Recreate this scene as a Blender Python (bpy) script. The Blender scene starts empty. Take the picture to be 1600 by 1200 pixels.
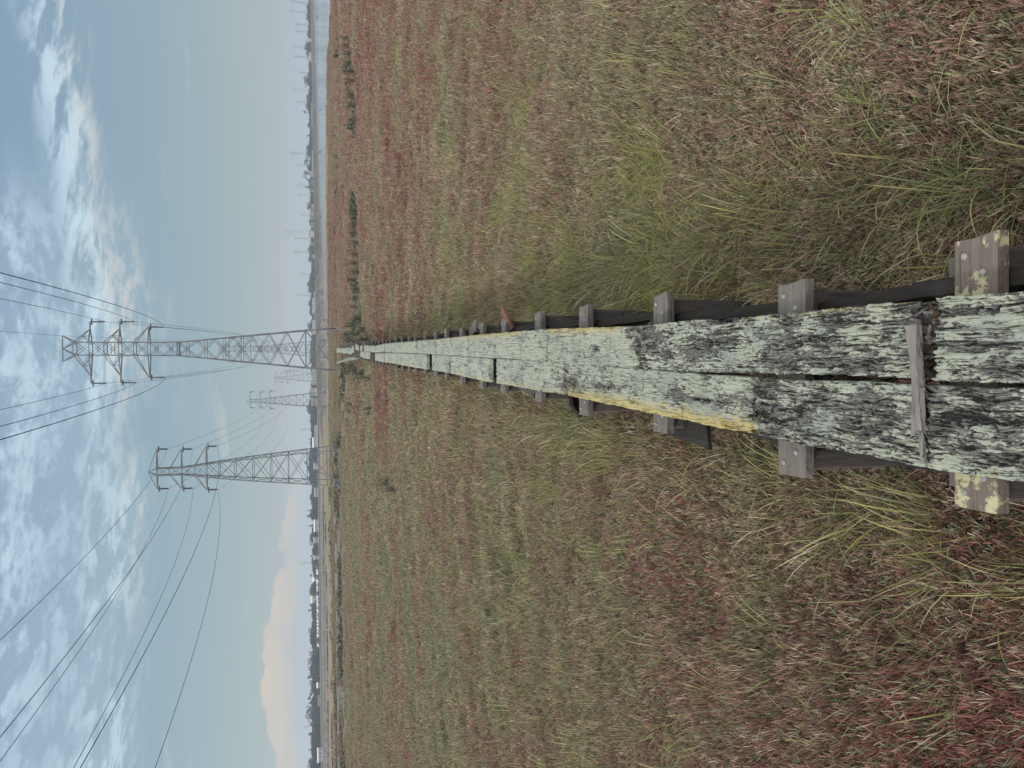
import bpy, math, random
import numpy as np
from mathutils import Vector, noise
R = math.radians
random.seed(7); rng = np.random.default_rng(7)
C = bpy.context.scene.collection
scene = bpy.context.scene

# ------------------------------------------------------------------ camera
F_PX = 1155.0; YAW = R(2.63); PITCH = R(15.0); ROLL = R(0.6)
DECK = 0.60; CZ = DECK + 1.75
fw = np.array([-math.sin(YAW)*math.cos(PITCH), math.cos(YAW)*math.cos(PITCH), -math.sin(PITCH)])
rt = np.array([math.cos(YAW), math.sin(YAW), 0.0]); up = np.cross(rt, fw)
upr = up*math.cos(ROLL) + rt*math.sin(ROLL); rtr = rt*math.cos(ROLL) - up*math.sin(ROLL)
cam_d = bpy.data.cameras.new("camera"); cam = bpy.data.objects.new("camera", cam_d); C.objects.link(cam)
from mathutils import Matrix
cx, cy, cz_ = -upr, rtr, -fw          # the photograph was taken with the camera turned on its side
cam.matrix_world = Matrix(((cx[0], cy[0], cz_[0], 0), (cx[1], cy[1], cz_[1], 0), (cx[2], cy[2], cz_[2], CZ), (0, 0, 0, 1)))
cam_d.sensor_width = 36; cam_d.lens = 36*F_PX/1600; cam_d.clip_start = 0.05; cam_d.clip_end = 20000
scene.camera = cam
CAM = np.array([0, 0, CZ])
def ray(x, y):
    return fw + rtr*((600-y)/F_PX) + upr*((800-x)/F_PX)
def onz(x, y, z=0.0):                 # the point of the level z seen at a pixel
    r = ray(x, y); t = (z-CZ)/r[2]; return CAM + r*t
def ony(x, y, Y):                     # the point at depth Y seen at a pixel
    r = ray(x, y); return CAM + r*(Y/r[1])
def az(y, x=489.0):
    r = ray(x, y); return math.atan2(r[0], r[1])
def elev(x, y):
    r = ray(x, y); return math.atan2(r[2], math.hypot(r[0], r[1]))
def at(x, y, d):                      # the point at horizontal distance d
    r = ray(x, y); return CAM + r*(d/math.hypot(r[0], r[1]))

# ------------------------------------------------------------------ node helpers
class NT:
    def __init__(s, tree): s.t = tree; s.n = tree.nodes; s.l = tree.links; s.n.clear()
    def new(s, kind, ins=None, **kw):
        nd = s.n.new(kind)
        for k, v in kw.items(): setattr(nd, k, v)
        for k, v in (ins or {}).items():
            sk = nd.inputs[k]
            if hasattr(v, 'links') or isinstance(v, bpy.types.NodeSocket): s.l.new(v, sk)
            else: sk.default_value = v
        return nd
    def math(s, op, a, b=0.0, c=None, clamp=False):
        i = {0: a, 1: b}
        if c is not None: i[2] = c
        return s.new('ShaderNodeMath', i, operation=op, use_clamp=clamp).outputs[0]
    def vmath(s, op, a, b): return s.new('ShaderNodeVectorMath', {0: a, 1: b}, operation=op).outputs[0]
    def noise(s, vec, scale, detail=3, rough=.5, dist=0.0, color=False):
        nd = s.new('ShaderNodeTexNoise', {'Vector': vec, 'Scale': scale, 'Detail': detail, 'Roughness': rough, 'Distortion': dist})
        return nd.outputs['Color' if color else 'Fac']
    def ramp(s, fac, stops, interp='LINEAR'):
        nd = s.new('ShaderNodeValToRGB', {'Fac': fac}); cr = nd.color_ramp; cr.interpolation = interp
        while len(cr.elements) < len(stops): cr.elements.new(0.5)
        for e, (p, c) in zip(cr.elements, stops):
            e.position = p; e.color = (c[0], c[1], c[2], 1) if hasattr(c, '__len__') else (c, c, c, 1)
        return nd.outputs['Color']
    def step(s, v, lo, hi, a=0.0, b=1.0):
        nd = s.new('ShaderNodeMapRange', {'Value': v, 'From Min': lo, 'From Max': hi, 'To Min': a, 'To Max': b}, interpolation_type='SMOOTHSTEP')
        return nd.outputs[0]
    def mix(s, fac, a, b, mode='MIX'):
        nd = s.new('ShaderNodeMix', None, data_type='RGBA', blend_type=mode)
        for k, v in ((0, fac), (6, a), (7, b)):
            if isinstance(v, bpy.types.NodeSocket): s.l.new(v, nd.inputs[k])
            elif k == 0: nd.inputs[k].default_value = v
            else: nd.inputs[k].default_value = (v[0], v[1], v[2], 1)
        return nd.outputs[2]
    def comb(s, x, y, z): return s.new('ShaderNodeCombineXYZ', {0: x, 1: y, 2: z}).outputs[0]
    def sep(s, v): return s.new('ShaderNodeSeparateXYZ', {0: v}).outputs
    def attr(s, name, out='Fac'): return s.new('ShaderNodeAttribute', None, attribute_name=name).outputs[out]

# ------------------------------------------------------------------ sky, sun, exposure
w = bpy.data.worlds.new("World"); scene.world = w; w.use_nodes = True
SUN_EL, SUN_AZ = R(32), R(-118)        # azimuth from +Y towards -X
nt = NT(w.node_tree)
g = nt.new('ShaderNodeTexCoord').outputs['Generated']
d = nt.new('ShaderNodeVectorMath', {0: g}, operation='NORMALIZE').outputs[0]
dx, dy, dz = nt.sep(d)
sky = nt.new('ShaderNodeTexSky', sky_type='NISHITA', sun_disc=False, sun_elevation=SUN_EL, sun_rotation=-SUN_AZ, air_density=1.4, dust_density=2.0)
azm = nt.math('ARCTAN2', dx, dy)                      # + to the right of the boardwalk
base = nt.ramp(dz, [(0.0, (.40, .39, .38)), (.035, (.355, .405, .41)), (.075, (.30, .395, .405)), (.13, (.25, .36, .42)), (.21, (.215, .34, .43)), (.34, (.185, .30, .44)), (.6, (.23, .30, .40)), (1.0, (.33, .37, .41))])
# high veil of broken ripple cloud, laid out on a level sheet so that it closes up towards the horizon
inv = nt.math('DIVIDE', 1.0, nt.math('MAXIMUM', dz, 0.03))
px = nt.math('MULTIPLY', dx, inv); py = nt.math('MULTIPLY', dy, inv)
flat = nt.comb(px, py, 0.3)
rot = nt.new('ShaderNodeMapping', {'Vector': flat, 'Rotation': (0, 0, R(-24)), 'Scale': (1.5, 0.95, 1.0)}).outputs[0]
warp = nt.new('ShaderNodeVectorMath', {0: nt.noise(rot, 1.6, 3, .5, color=True), 1: (.5, .5, .5)}, operation='SUBTRACT').outputs[0]
rotw = nt.vmath('ADD', rot, nt.new('ShaderNodeVectorMath', {0: warp, 3: 0.30}, operation='SCALE').outputs[0])
n_big = nt.noise(rot, 0.6, 3, .55)
n_rip = nt.noise(rotw, 4.4, 8, .6)
n_fine = nt.noise(rotw, 11.0, 4, .6)
n_wisp = nt.noise(nt.new('ShaderNodeMapping', {'Vector': rotw, 'Scale': (1.0, 2.6, 1)}).outputs[0], 2.3, 7, .6, .15)
rip = nt.math('ADD', nt.math('MULTIPLY', n_rip, .75), nt.math('MULTIPLY', n_fine, .25))
# where the broken cloud lies: high, thinning to the right of the picture's upright view
m_el = nt.step(nt.math('ADD', dz, nt.math('MULTIPLY', nt.math('SUBTRACT', n_big, .5), .14)), .175, .235)
m_az = nt.step(azm, .27, .10)
cov = nt.math('MULTIPLY', m_el, m_az)
cl = nt.math('MULTIPLY', nt.step(rip, .445, .605), nt.math('MULTIPLY', cov, nt.step(n_big, .32, .58, .40, 1.0)))
# bright bank of streaks under it on the right
elw = nt.math('ADD', dz, nt.math('MULTIPLY', nt.math('SUBTRACT', n_big, .5), .05))
tilt = nt.math('SUBTRACT', elw, nt.math('MULTIPLY', azm, .07))
band = nt.math('MULTIPLY', nt.step(tilt, .205, .235), nt.step(tilt, .275, .245))
band = nt.math('MULTIPLY', band, nt.step(azm, -.18, .02))
st = nt.math('MULTIPLY', band, nt.step(n_wisp, .43, .62))
warmth = nt.step(tilt, .25, .212)
ccol = nt.mix(warmth, (.60, .77, .87), (.70, .66, .60))
veil = nt.math('MULTIPLY', nt.step(dz, .12, .22), .30)
col = nt.mix(nt.math('MULTIPLY', veil, cov), base, (.42, .54, .62))
col = nt.mix(nt.math('MULTIPLY', cl, .74), col, ccol)
col = nt.mix(nt.math('MULTIPLY', st, .88), col, ccol)
# small low wisps
lw = nt.math('MULTIPLY', nt.step(nt.noise(nt.comb(nt.math('MULTIPLY', azm, 2.2), nt.math('MULTIPLY', dz, 16.0), 1.7), 2.4, 5, .6, .5), .58, .76), nt.math('MULTIPLY', nt.step(dz, .06, .09), nt.step(dz, .19, .14)))
col = nt.mix(nt.math('MULTIPLY', lw, .40), col, (.62, .62, .56))
# peach cloud bank on the left horizon
bn = nt.noise(nt.comb(nt.math('MULTIPLY', azm, 5.0), nt.math('MULTIPLY', dz, 9.0), 0.0), 2.2, 5, .55)
bs = nt.noise(nt.comb(nt.math('MULTIPLY', azm, 12.0), 3.1, 0.0), 2.0, 6, .6)
hump = nt.math('MULTIPLY', nt.step(azm, -.20, -.41), nt.step(azm, -.50, -.43, .55, 1.0))
top = nt.math('ADD', nt.math('MULTIPLY', nt.step(azm, -.10, -.20), .040), nt.math('MULTIPLY', hump, .024))
top = nt.math('ADD', top, nt.math('MULTIPLY', nt.math('SUBTRACT', nt.math('ADD', bs, bn), 1.0), .05))
inb = nt.math('MULTIPLY', nt.step(nt.math('SUBTRACT', top, dz), -.001, .004), nt.step(azm, -.10, -.20))
soft = nt.step(nt.math('SUBTRACT', top, dz), .060, .016)
bcol = nt.mix(nt.math('MULTIPLY', soft, nt.step(bn, .30, .62, .55, 1.0)), (.40, .42, .45), (.72, .57, .43))
col = nt.mix(nt.math('MULTIPLY', inb, .95), col, bcol)
# pale peach glow low in the middle
col = nt.mix(nt.math('MULTIPLY', nt.math('MULTIPLY', nt.step(dz, .06, .01), nt.step(nt.math('ABSOLUTE', azm), .35, .05)), .45), col, (.60, .57, .52))
# glow added to unseen sky overhead and behind the camera, brightening the ground
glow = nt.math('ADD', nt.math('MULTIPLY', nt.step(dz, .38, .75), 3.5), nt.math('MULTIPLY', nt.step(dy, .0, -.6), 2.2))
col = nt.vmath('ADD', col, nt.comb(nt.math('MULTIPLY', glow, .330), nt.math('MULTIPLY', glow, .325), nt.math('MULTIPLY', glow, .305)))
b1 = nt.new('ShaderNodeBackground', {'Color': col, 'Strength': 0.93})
nish = nt.mix(1.0, sky.outputs[0], (.35, .35, .35), 'MULTIPLY')
b2 = nt.new('ShaderNodeBackground', {'Color': nish, 'Strength': 0.05})
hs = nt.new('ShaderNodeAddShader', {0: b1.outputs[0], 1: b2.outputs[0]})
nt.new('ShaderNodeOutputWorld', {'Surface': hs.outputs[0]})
w.cycles.sampling_method = 'MANUAL'; w.cycles.sample_map_resolution = 512

sl = bpy.data.lights.new("sun", 'SUN'); sl.energy = 2.4; sl.angle = R(12); sl.color = (1.0, .95, .88)
so = bpy.data.objects.new("sun", sl); C.objects.link(so)
sd = Vector((math.sin(SUN_AZ)*math.cos(SUN_EL), math.cos(SUN_AZ)*math.cos(SUN_EL), math.sin(SUN_EL)))
so.rotation_euler = sd.to_track_quat('Z', 'Y').to_euler()
scene.view_settings.view_transform = 'Standard'; scene.view_settings.look = 'None'
scene.view_settings.exposure = 0.0; scene.view_settings.gamma = 1.0
scene.cycles.max_bounces = 5; scene.cycles.diffuse_bounces = 3; scene.cycles.glossy_bounces = 2
scene.cycles.volume_bounces = 0; scene.cycles.transparent_max_bounces = 8
scene.cycles.use_denoising = True

# ------------------------------------------------------------------ object helpers
def tag(o, label=None, cat=None, group=None, kind=None):
    if label: o['label'] = label
    if cat: o['category'] = cat
    if group: o['group'] = group
    if kind: o['kind'] = kind
    return o
def mesh(name, V, F, mat=None, attrs=None, smooth=False):
    me = bpy.data.meshes.new(name)
    V = np.asarray(V, dtype=np.float32).reshape(-1, 3)
    if isinstance(F, np.ndarray) and F.ndim == 2:
        k = F.shape[1]; me.vertices.add(len(V)); me.vertices.foreach_set('co', V.ravel())
        me.loops.add(F.size); me.loops.foreach_set('vertex_index', F.ravel().astype(np.int32))
        me.polygons.add(len(F)); me.polygons.foreach_set('loop_start', (np.arange(len(F))*k).astype(np.int32))
        me.polygons.foreach_set('loop_total', np.full(len(F), k, np.int32)); me.update(calc_edges=True)
    else:
        me.from_pydata([tuple(map(float, v)) for v in V], [], [tuple(f) for f in F]); me.update()
    for an, arr in (attrs or {}).items():
        arr = np.asarray(arr, dtype=np.float32)
        if arr.ndim == 1:
            a = me.attributes.new(an, 'FLOAT', 'POINT'); a.data.foreach_set('value', arr)
        else:
            a = me.attributes.new(an, 'FLOAT_VECTOR', 'POINT'); a.data.foreach_set('vector', arr.ravel())
    if mat: me.materials.append(mat)
    if smooth: me.polygons.foreach_set('use_smooth', np.ones(len(me.polygons), bool))
    return me
def link(name, me, parent=None, loc=None):
    o = bpy.data.objects.new(name, me); C.objects.link(o)
    if parent: o.parent = parent
    if loc is not None: o.location = loc
    return o
def empty(name, loc): return link(name, None, None, loc)
def copy_tree(o, parent=None):
    c = o.copy(); C.objects.link(c)
    if parent: c.parent = parent
    for ch in [k for k in C.objects if k.parent == o]: copy_tree(ch, c)
    return c
class MB:
    def __init__(s): s.V = []; s.F = []
    def bar(s, a, b, w, h=None, ref=(0, 0, 1)):
        a = np.array(a, float); b = np.array(b, float); h = h or w
        d_ = b-a; L = np.linalg.norm(d_)
        if L < 1e-6: return
        d_ /= L; r = np.array(ref, float)
        if abs(np.dot(r, d_)) > .95: r = np.array((1, 0, 0), float)
        x = np.cross(d_, r); x /= np.linalg.norm(x); y = np.cross(x, d_)
        i = len(s.V)
        for p in (a, b):
            for sx, sy in ((-1, -1), (1, -1), (1, 1), (-1, 1)): s.V.append(p + x*sx*w/2 + y*sy*h/2)
        s.F += [(i, i+1, i+2, i+3), (i+7, i+6, i+5, i+4)] + [(i+k, i+4+k, i+4+(k+1) % 4, i+(k+1) % 4) for k in range(4)]
    def box(s, x0, x1, y0, y1, z0, z1):
        i = len(s.V); s.V += [np.array(p, float) for p in ((x0,y0,z0),(x1,y0,z0),(x1,y1,z0),(x0,y1,z0),(x0,y0,z1),(x1,y0,z1),(x1,y1,z1),(x0,y1,z1))]
        s.F += [(i+a, i+b, i+c, i+d_) for a, b, c, d_ in ((0,3,2,1),(4,5,6,7),(0,1,5,4),(1,2,6,5),(2,3,7,6),(3,0,4,7))]
    def tube(s, pts, rad, n=6, cap=True):
        pts = [np.array(p, float) for p in pts]; i0 = len(s.V)
        rad = rad if hasattr(rad, '__len__') else [rad]*len(pts)
        for k, p in enumerate(pts):
            t = pts[min(k+1, len(pts)-1)] - pts[max(k-1, 0)]; t /= np.linalg.norm(t)+1e-9
            r = np.array((0, 0, 1.)) if abs(t[2]) < .9 else np.array((1., 0, 0))
            x = np.cross(t, r); x /= np.linalg.norm(x); y = np.cross(x, t)
            for j in range(n):
                a = 2*math.pi*j/n; s.V.append(p + (x*math.cos(a)+y*math.sin(a))*rad[k])
        for k in range(len(pts)-1):
            for j in range(n):
                a = i0+k*n+j; b = i0+k*n+(j+1) % n; s.F.append((a, b, b+n, a+n))
        if cap: s.F.append(tuple(range(i0+n-1, i0-1, -1))); e = i0+(len(pts)-1)*n; s.F.append(tuple(range(e, e+n)))
    def build(s, name, mat, parent=None, loc=None, smooth=False):
        return link(name, mesh(name, s.V, s.F, mat, smooth=smooth), parent, loc)

# ------------------------------------------------------------------ materials
def material(name, rough=.8, spec=.25):
    m = bpy.data.materials.new(name); m.use_nodes = True; n = NT(m.node_tree)
    bs_ = n.new('ShaderNodeBsdfPrincipled', {'Roughness': rough, 'Specular IOR Level': spec})
    out = n.new('ShaderNodeOutputMaterial', {'Surface': bs_.outputs[0]})
    return m, n, bs_, out
def flat_mat(name, c, rough=.8, var=.25, scale=3.0, spec=.25):
    m, n, b, o = material(name, rough, spec)
    p = n.new('ShaderNodeNewGeometry').outputs['Position']
    f = n.noise(p, scale, 4, .6)
    lo = tuple(k*(1-var) for k in c); hi = tuple(min(1, k*(1+var)) for k in c)
    n.l.new(n.ramp(f, [(.3, lo), (.7, hi)]), b.inputs['Base Color']); return m
def patch_colour(n, rndname='rnd'):
    """colour of the pickleweed by where it grows: red, plum, straw and grey-green patches"""
    p = n.new('ShaderNodeNewGeometry').outputs['Position']
    x, y, z = n.sep(p); p2 = n.comb(x, y, 0.0)
    big = n.noise(n.new('ShaderNodeMapping', {'Vector': p2, 'Scale': (.55, 1.0, 1)}).outputs[0], .22, 4, .6, .4)
    mid = n.noise(p2, 1.1, 4, .6)
    fac = n.math('ADD', n.math('MULTIPLY', big, .68), n.math('MULTIPLY', mid, .32))
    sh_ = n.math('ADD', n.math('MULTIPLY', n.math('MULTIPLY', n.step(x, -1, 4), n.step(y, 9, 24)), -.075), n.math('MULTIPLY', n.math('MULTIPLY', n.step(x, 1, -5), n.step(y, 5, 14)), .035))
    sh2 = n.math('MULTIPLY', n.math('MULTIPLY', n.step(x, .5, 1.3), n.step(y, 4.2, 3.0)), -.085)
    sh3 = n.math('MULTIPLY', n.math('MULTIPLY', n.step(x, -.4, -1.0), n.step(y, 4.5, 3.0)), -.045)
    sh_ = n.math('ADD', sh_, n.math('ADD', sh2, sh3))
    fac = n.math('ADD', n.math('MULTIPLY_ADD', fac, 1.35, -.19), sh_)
    col = n.ramp(fac, [(.27, (.26, .085, .085)), (.36, (.29, .125, .11)), (.43, (.30, .175, .14)), (.50, (.32, .235, .16)), (.56, (.30, .26, .15)), (.64, (.21, .225, .15)), (.73, (.32, .31, .13))])
    red = n.step(n.noise(n.comb(x, y, 9.0), .9, 3, .5), .60, .72)
    col = n.mix(n.math('MULTIPLY', red, .62), col, (.33, .13, .12))
    return p, p2, fac, col, x, y
M = {}
def veg_mats():
    m, n, b, o = material('pickleweed', .75, .15)
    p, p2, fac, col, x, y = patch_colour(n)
    r = n.attr('rnd'); t = n.attr('tt')
    col = n.mix(n.step(r, .62, .66), col, (.22, .23, .14)); col = n.mix(n.step(r, .90, .92), col, (.46, .38, .28))
    col = n.mix(n.math('MULTIPLY', n.step(t, .8, .0), .75), col, (.09, .06, .045))  # shade between the stems painted as darkening towards their base
    var = n.math('MULTIPLY_ADD', n.math('FRACT', n.math('MULTIPLY', r, 37.0)), .7, .65)
    col = n.mix(1.0, col, n.comb(var, var, var), 'MULTIPLY')
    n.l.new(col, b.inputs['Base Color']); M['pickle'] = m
    m, n, b, o = material('grass', .55, .3)
    r = n.attr('rnd'); t = n.attr('tt')
    p = n.new('ShaderNodeNewGeometry').outputs['Position']
    col = n.ramp(r, [(0, (.15, .185, .07)), (.2, (.32, .33, .10)), (.42, (.14, .18, .10)), (.6, (.32, .29, .115)), (.74, (.24, .205, .12)), (.90, (.38, .32, .22)), (1.0, (.50, .44, .33))])
    col = n.mix(n.math('MULTIPLY', n.step(t, .55, 1.0), .55), col, (.46, .38, .15))
    f = n.noise(p, .5, 2, .5)
    col = n.mix(n.math('MULTIPLY', n.step(f, .5, .65), .35), col, (.25, .26, .17))
    n.l.new(col, b.inputs['Base Color'])
    tr = n.new('ShaderNodeBsdfTranslucent', {'Color': col}); ms = n.new('ShaderNodeMixShader', {0: .22, 1: b.outputs[0], 2: tr.outputs[0]})
    n.l.new(ms.outputs[0], o.inputs['Surface']); M['grass'] = m
    m, n, b, o = material('shrub', .7, .15)
    r = n.attr('rnd')
    n.l.new(n.ramp(r, [(0, (.045, .05, .035)), (.5, (.08, .085, .06)), (.85, (.12, .115, .085)), (1, (.20, .17, .13))]), b.inputs['Base Color']); M['shrub'] = m
    m, n, b, o = material('far_foliage', .8, .1)
    r = n.attr('rnd')
    n.l.new(n.ramp(r, [(0, (.02, .032, .026)), (.6, (.04, .055, .04)), (1, (.075, .085, .055))]), b.inputs['Base Color']); M['leaf'] = m
veg_mats()
def ground_mat():
    m, n, b, o = material('marsh_ground', .9, .1)
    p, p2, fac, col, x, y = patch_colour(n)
    zc = n.attr('zone', 'Vector'); zr, zg, zb = n.sep(zc)     # vertex zones: r mud, g meadow, b levee
    dist = n.math('SQRT', n.math('ADD', n.math('MULTIPLY', x, x), n.math('MULTIPLY', y, y)))
    st_ = n.noise(n.comb(n.math('MULTIPLY', x, .05), n.math('MULTIPLY', y, .22), 2.0), 1.0, 5, .65)
    st2 = n.noise(n.comb(n.math('MULTIPLY', x, .02), n.math('MULTIPLY', y, .10), 5.0), 1.0, 5, .6)
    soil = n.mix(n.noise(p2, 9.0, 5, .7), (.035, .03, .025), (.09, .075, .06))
    farc = n.mix(n.step(st_, .38, .62), (.20, .135, .115), (.24, .195, .135))
    farc = n.mix(n.math('MULTIPLY', n.step(st2, .50, .62), .75), farc, (.235, .245, .13))
    sp = n.noise(p2, 2.3, 6, .75)
    farc = n.mix(n.step(sp, .52, .72, 0, .6), farc, (.10, .085, .07))
    st4 = n.noise(n.comb(n.math('MULTIPLY', x, .035), n.math('MULTIPLY', y, .5), 8.0), 1.0, 5, .7)
    farc = n.mix(n.step(st4, .53, .62, 0, .65), farc, (.11, .085, .07))
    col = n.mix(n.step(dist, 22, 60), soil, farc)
    mud = n.mix(n.step(st_, .40, .60), (.13, .115, .105), (.19, .17, .155)); mud = n.mix(n.step(sp, .5, .65, 0, .8), mud, (.09, .075, .07))
    st3 = n.noise(n.comb(n.math('MULTIPLY', x, .035), n.math('MULTIPLY', y, .7), 4.0), 1.0, 5, .7)
    mud = n.mix(n.step(st3, .50, .58), mud, (.075, .06, .055)); mud = n.mix(n.step(st3, .42, .36, 0, .6), mud, (.20, .15, .12))
    col = n.mix(zr, col, mud)
    col = n.mix(zg, col, n.mix(n.step(st_, .4, .6), (.20, .185, .10), (.15, .135, .10)))
    lev = n.mix(n.step(n.noise(n.comb(n.math('MULTIPLY', x, .03), n.math('MULTIPLY', y, .3), 1.0), 1.0, 5, .6), .4, .6), (.095, .085, .078), (.145, .13, .118))
    col = n.mix(zb, col, lev)
    n.l.new(col, b.inputs['Base Color'])
    bp = n.new('ShaderNodeBump', {'Height': n.noise(p2, 6.0, 6, .75), 'Strength': .8, 'Distance': .15}); n.l.new(bp.outputs[0], b.inputs['Normal'])
    M['ground'] = m
    m, n, b, o = material('water', .06, .5)
    b.inputs['Base Color'].default_value = (.10, .14, .19, 1); b.inputs['IOR'].default_value = 1.33
    p = n.new('ShaderNodeNewGeometry').outputs['Position']; x, y, z = n.sep(p)
    h = n.noise(n.comb(n.math('MULTIPLY', x, .35), n.math('MULTIPLY', y, 1.2), 0.0), 1.6, 5, .6)
    calm = n.step(n.noise(n.comb(n.math('MULTIPLY', x, .006), n.math('MULTIPLY', y, .05), 0.0), 1.0, 4, .6), .42, .6, .04, .22)
    bp = n.new('ShaderNodeBump', {'Height': h, 'Strength': calm, 'Distance': .25}); n.l.new(bp.outputs[0], b.inputs['Normal'])
    M['water'] = m
ground_mat()
def plank_mat():
    m, n, b, o = material('lichened_plank', .85, .15)
    uv = n.attr('puv', 'Vector'); u, v, sd_ = n.sep(uv); rotn = n.attr('rot'); yel = n.attr('yel'); wear = n.attr('wear')
    P = n.comb(n.math('MULTIPLY', u, 1.0), n.math('MULTIPLY', v, 1.0), sd_)
    wv = n.new('ShaderNodeVectorMath', {0: n.noise(P, 9.0, 3, .5, color=True), 1: (.5, .5, .5)}, operation='SUBTRACT').outputs[0]
    Pw = n.vmath('ADD', P, n.new('ShaderNodeVectorMath', {0: wv, 3: .030}, operation='SCALE').outputs[0])
    Pg = n.new('ShaderNodeMapping', {'Vector': Pw, 'Scale': (11.0, 150.0, 1)}).outputs[0]
    Pm = n.new('ShaderNodeMapping', {'Vector': Pw, 'Scale': (26.0, 66.0, 1)}).outputs[0]
    grain = n.noise(Pg, 1.0, 5, .65, .3)
    flk = n.noise(Pm, 1.5, 6, .62, .8)
    spk = n.noise(P, 170.0, 2, .5)
    big = n.noise(n.new('ShaderNodeMapping', {'Vector': P, 'Scale': (4.5, 13.0, 1)}).outputs[0], 1.0, 6, .68, .9)
    mval = n.math('ADD', n.math('ADD', n.math('MULTIPLY', flk, .34), n.math('MULTIPLY', grain, .24)), n.math('MULTIPLY', big, .42))
    thr = n.math('ADD', mval, n.math('ADD', n.math('MULTIPLY', wear, -.026), n.math('MULTIPLY', rotn, -.115)))
    lich = n.step(thr, .436, .462)
    crack = n.math('MAXIMUM', n.step(grain, .435, .395), n.step(n.math('ADD', n.math('MULTIPLY', flk, .6), n.math('MULTIPLY', big, .4)), .41, .38))
    crack = n.math('MAXIMUM', n.math('MULTIPLY', crack, n.math('MINIMUM', n.math('ADD', wear, .12), 1.0)), n.step(n.math('ADD', rotn, n.math('MULTIPLY', n.math('SUBTRACT', .5, flk), 3.2)), .75, .95, 0, .95))
    wood = n.mix(n.step(n.noise(n.new('ShaderNodeMapping', {'Vector': Pw, 'Scale': (6.0, 120.0, 1)}).outputs[0], 2.2, 6, .75), .34, .66), (.012, .011, .011), (.20, .195, .18))
    wood = n.mix(n.step(big, .5, .62, 0, .5), wood, (.10, .10, .10))
    lc = n.mix(n.noise(P, 60.0, 4, .7), (.155, .167, .135), (.41, .42, .335))
    lc = n.mix(n.step(n.noise(P, 5.0, 3, .5), .5, .66, 0, .55), lc, (.17, .185, .18))
    longc = n.noise(n.new('ShaderNodeMapping', {'Vector': Pw, 'Scale': (1.6, 60.0, 1)}).outputs[0], 1.0, 3, .5, .2)
    crack = n.math('MAXIMUM', crack, n.step(n.math('ABSOLUTE', n.math('SUBTRACT', longc, .5)), .012, .004, 0, .8))
    col = n.mix(lich, wood, lc)
    ym = n.math('MULTIPLY', n.step(n.math('ADD', yel, n.math('MULTIPLY', n.math('SUBTRACT', n.noise(n.new('ShaderNodeMapping', {'Vector': P, 'Scale': (.6, 1.3, 1)}).outputs[0], 38.0, 6, .8), .5), 3.4)), .38, .85), n.step(spk, .38, .54, .25, 1.0))
    yc = n.mix(n.noise(P, 45.0, 3, .6), (.40, .27, .05), (.36, .31, .13))
    col = n.mix(ym, col, yc)
    col = n.mix(n.math('MULTIPLY', crack, .93), col, (.012, .011, .012))
    n.l.new(col, b.inputs['Base Color'])
    hgt = n.math('ADD', n.math('MULTIPLY', lich, .45), n.math('ADD', n.math('MULTIPLY', grain, .6), n.math('MULTIPLY', crack, -1.3)))
    hgt = n.math('ADD', hgt, n.math('MULTIPLY', rotn, -2.2))
    hgt = n.math('ADD', hgt, n.math('MULTIPLY', spk, .12))
    ds = n.new('ShaderNodeDisplacement', {'Height': hgt, 'Midlevel': 0.0, 'Scale': .006}); n.l.new(ds.outputs[0], o.inputs['Displacement'])
    m.displacement_method = 'BOTH'; M['plank'] = m
    def old(name, c0, c1, liy=0.0, blot=0.0):
        m, n, b, o = material(name, .85, .15)
        uv = n.attr('puv', 'Vector'); P = n.new('ShaderNodeMapping', {'Vector': uv, 'Scale': (6, 60, 60)}).outputs[0]
        gr = n.noise(P, 1.0, 6, .7, .5); col = n.mix(gr, c0, c1)
        col = n.mix(n.step(n.noise(uv, 6.0, 3, .6), .5, .7, 0, .6 if c1[0] > .1 else 0.0), col, (.13, .10, .085))
        if liy:
            col = n.mix(n.math('MULTIPLY', n.step(n.noise(uv, 14.0, 5, .7), .53, .60), liy), col, (.38, .35, .21))
        col = n.mix(n.step(gr, .42, .33, 0, .85), col, (.02, .018, .018))
        n.l.new(col, b.inputs['Base Color'])
        bp = n.new('ShaderNodeBump', {'Height': gr, 'Strength': .8, 'Distance': .006}); n.l.new(bp.outputs[0], b.inputs['Normal'])
        return m
    M['cap'] = old('weathered_cross_board', (.045, .040, .036), (.20, .182, .162))
    M['caplich'] = old('lichened_cross_board', (.055, .045, .039), (.205, .165, .142), .95)
    M['dark'] = old('creosoted_timber', (.012, .010, .010), (.05, .045, .04))
    M['edge'] = old('dark_post', (.03, .027, .026), (.12, .105, .10))
    M['stick'] = old('grey_stick', (.09, .08, .075), (.26, .235, .215))
    M['redboard'] = old('reddish_board', (.06, .03, .025), (.20, .10, .08))
plank_mat()
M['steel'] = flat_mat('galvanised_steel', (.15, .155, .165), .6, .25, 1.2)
M['steel_far'] = flat_mat('hazed_steel', (.28, .29, .31), .6, .2, 1.2)  # far pylons: haze fading put into a lighter steel colour
M['wire'] = flat_mat('cable', (.035, .035, .04), .6)
M['insul'] = flat_mat('insulator', (.06, .06, .07), .4)
M['bolt'] = flat_mat('zinc_bolt', (.22, .215, .21), .5, .3, 60)
M['bark'] = flat_mat('bark', (.06, .05, .04), .9)
M['white'] = flat_mat('white_wall', (.50, .50, .49), .8, .1)
M['cream'] = flat_mat('cream_wall', (.46, .41, .35), .8, .1)
M['tan'] = flat_mat('tan_wall', (.28, .26, .24), .8, .1)
M['roof'] = flat_mat('grey_roof', (.22, .22, .23), .8, .2)
M['redroof'] = flat_mat('rusty_roof', (.17, .12, .105), .8, .2)
M['glass'] = flat_mat('window_glass', (.06, .08, .10), .2, .2, 1, .5)
M['carw'] = flat_mat('car_white', (.55, .55, .55), .35, .05, 1, .5)
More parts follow.
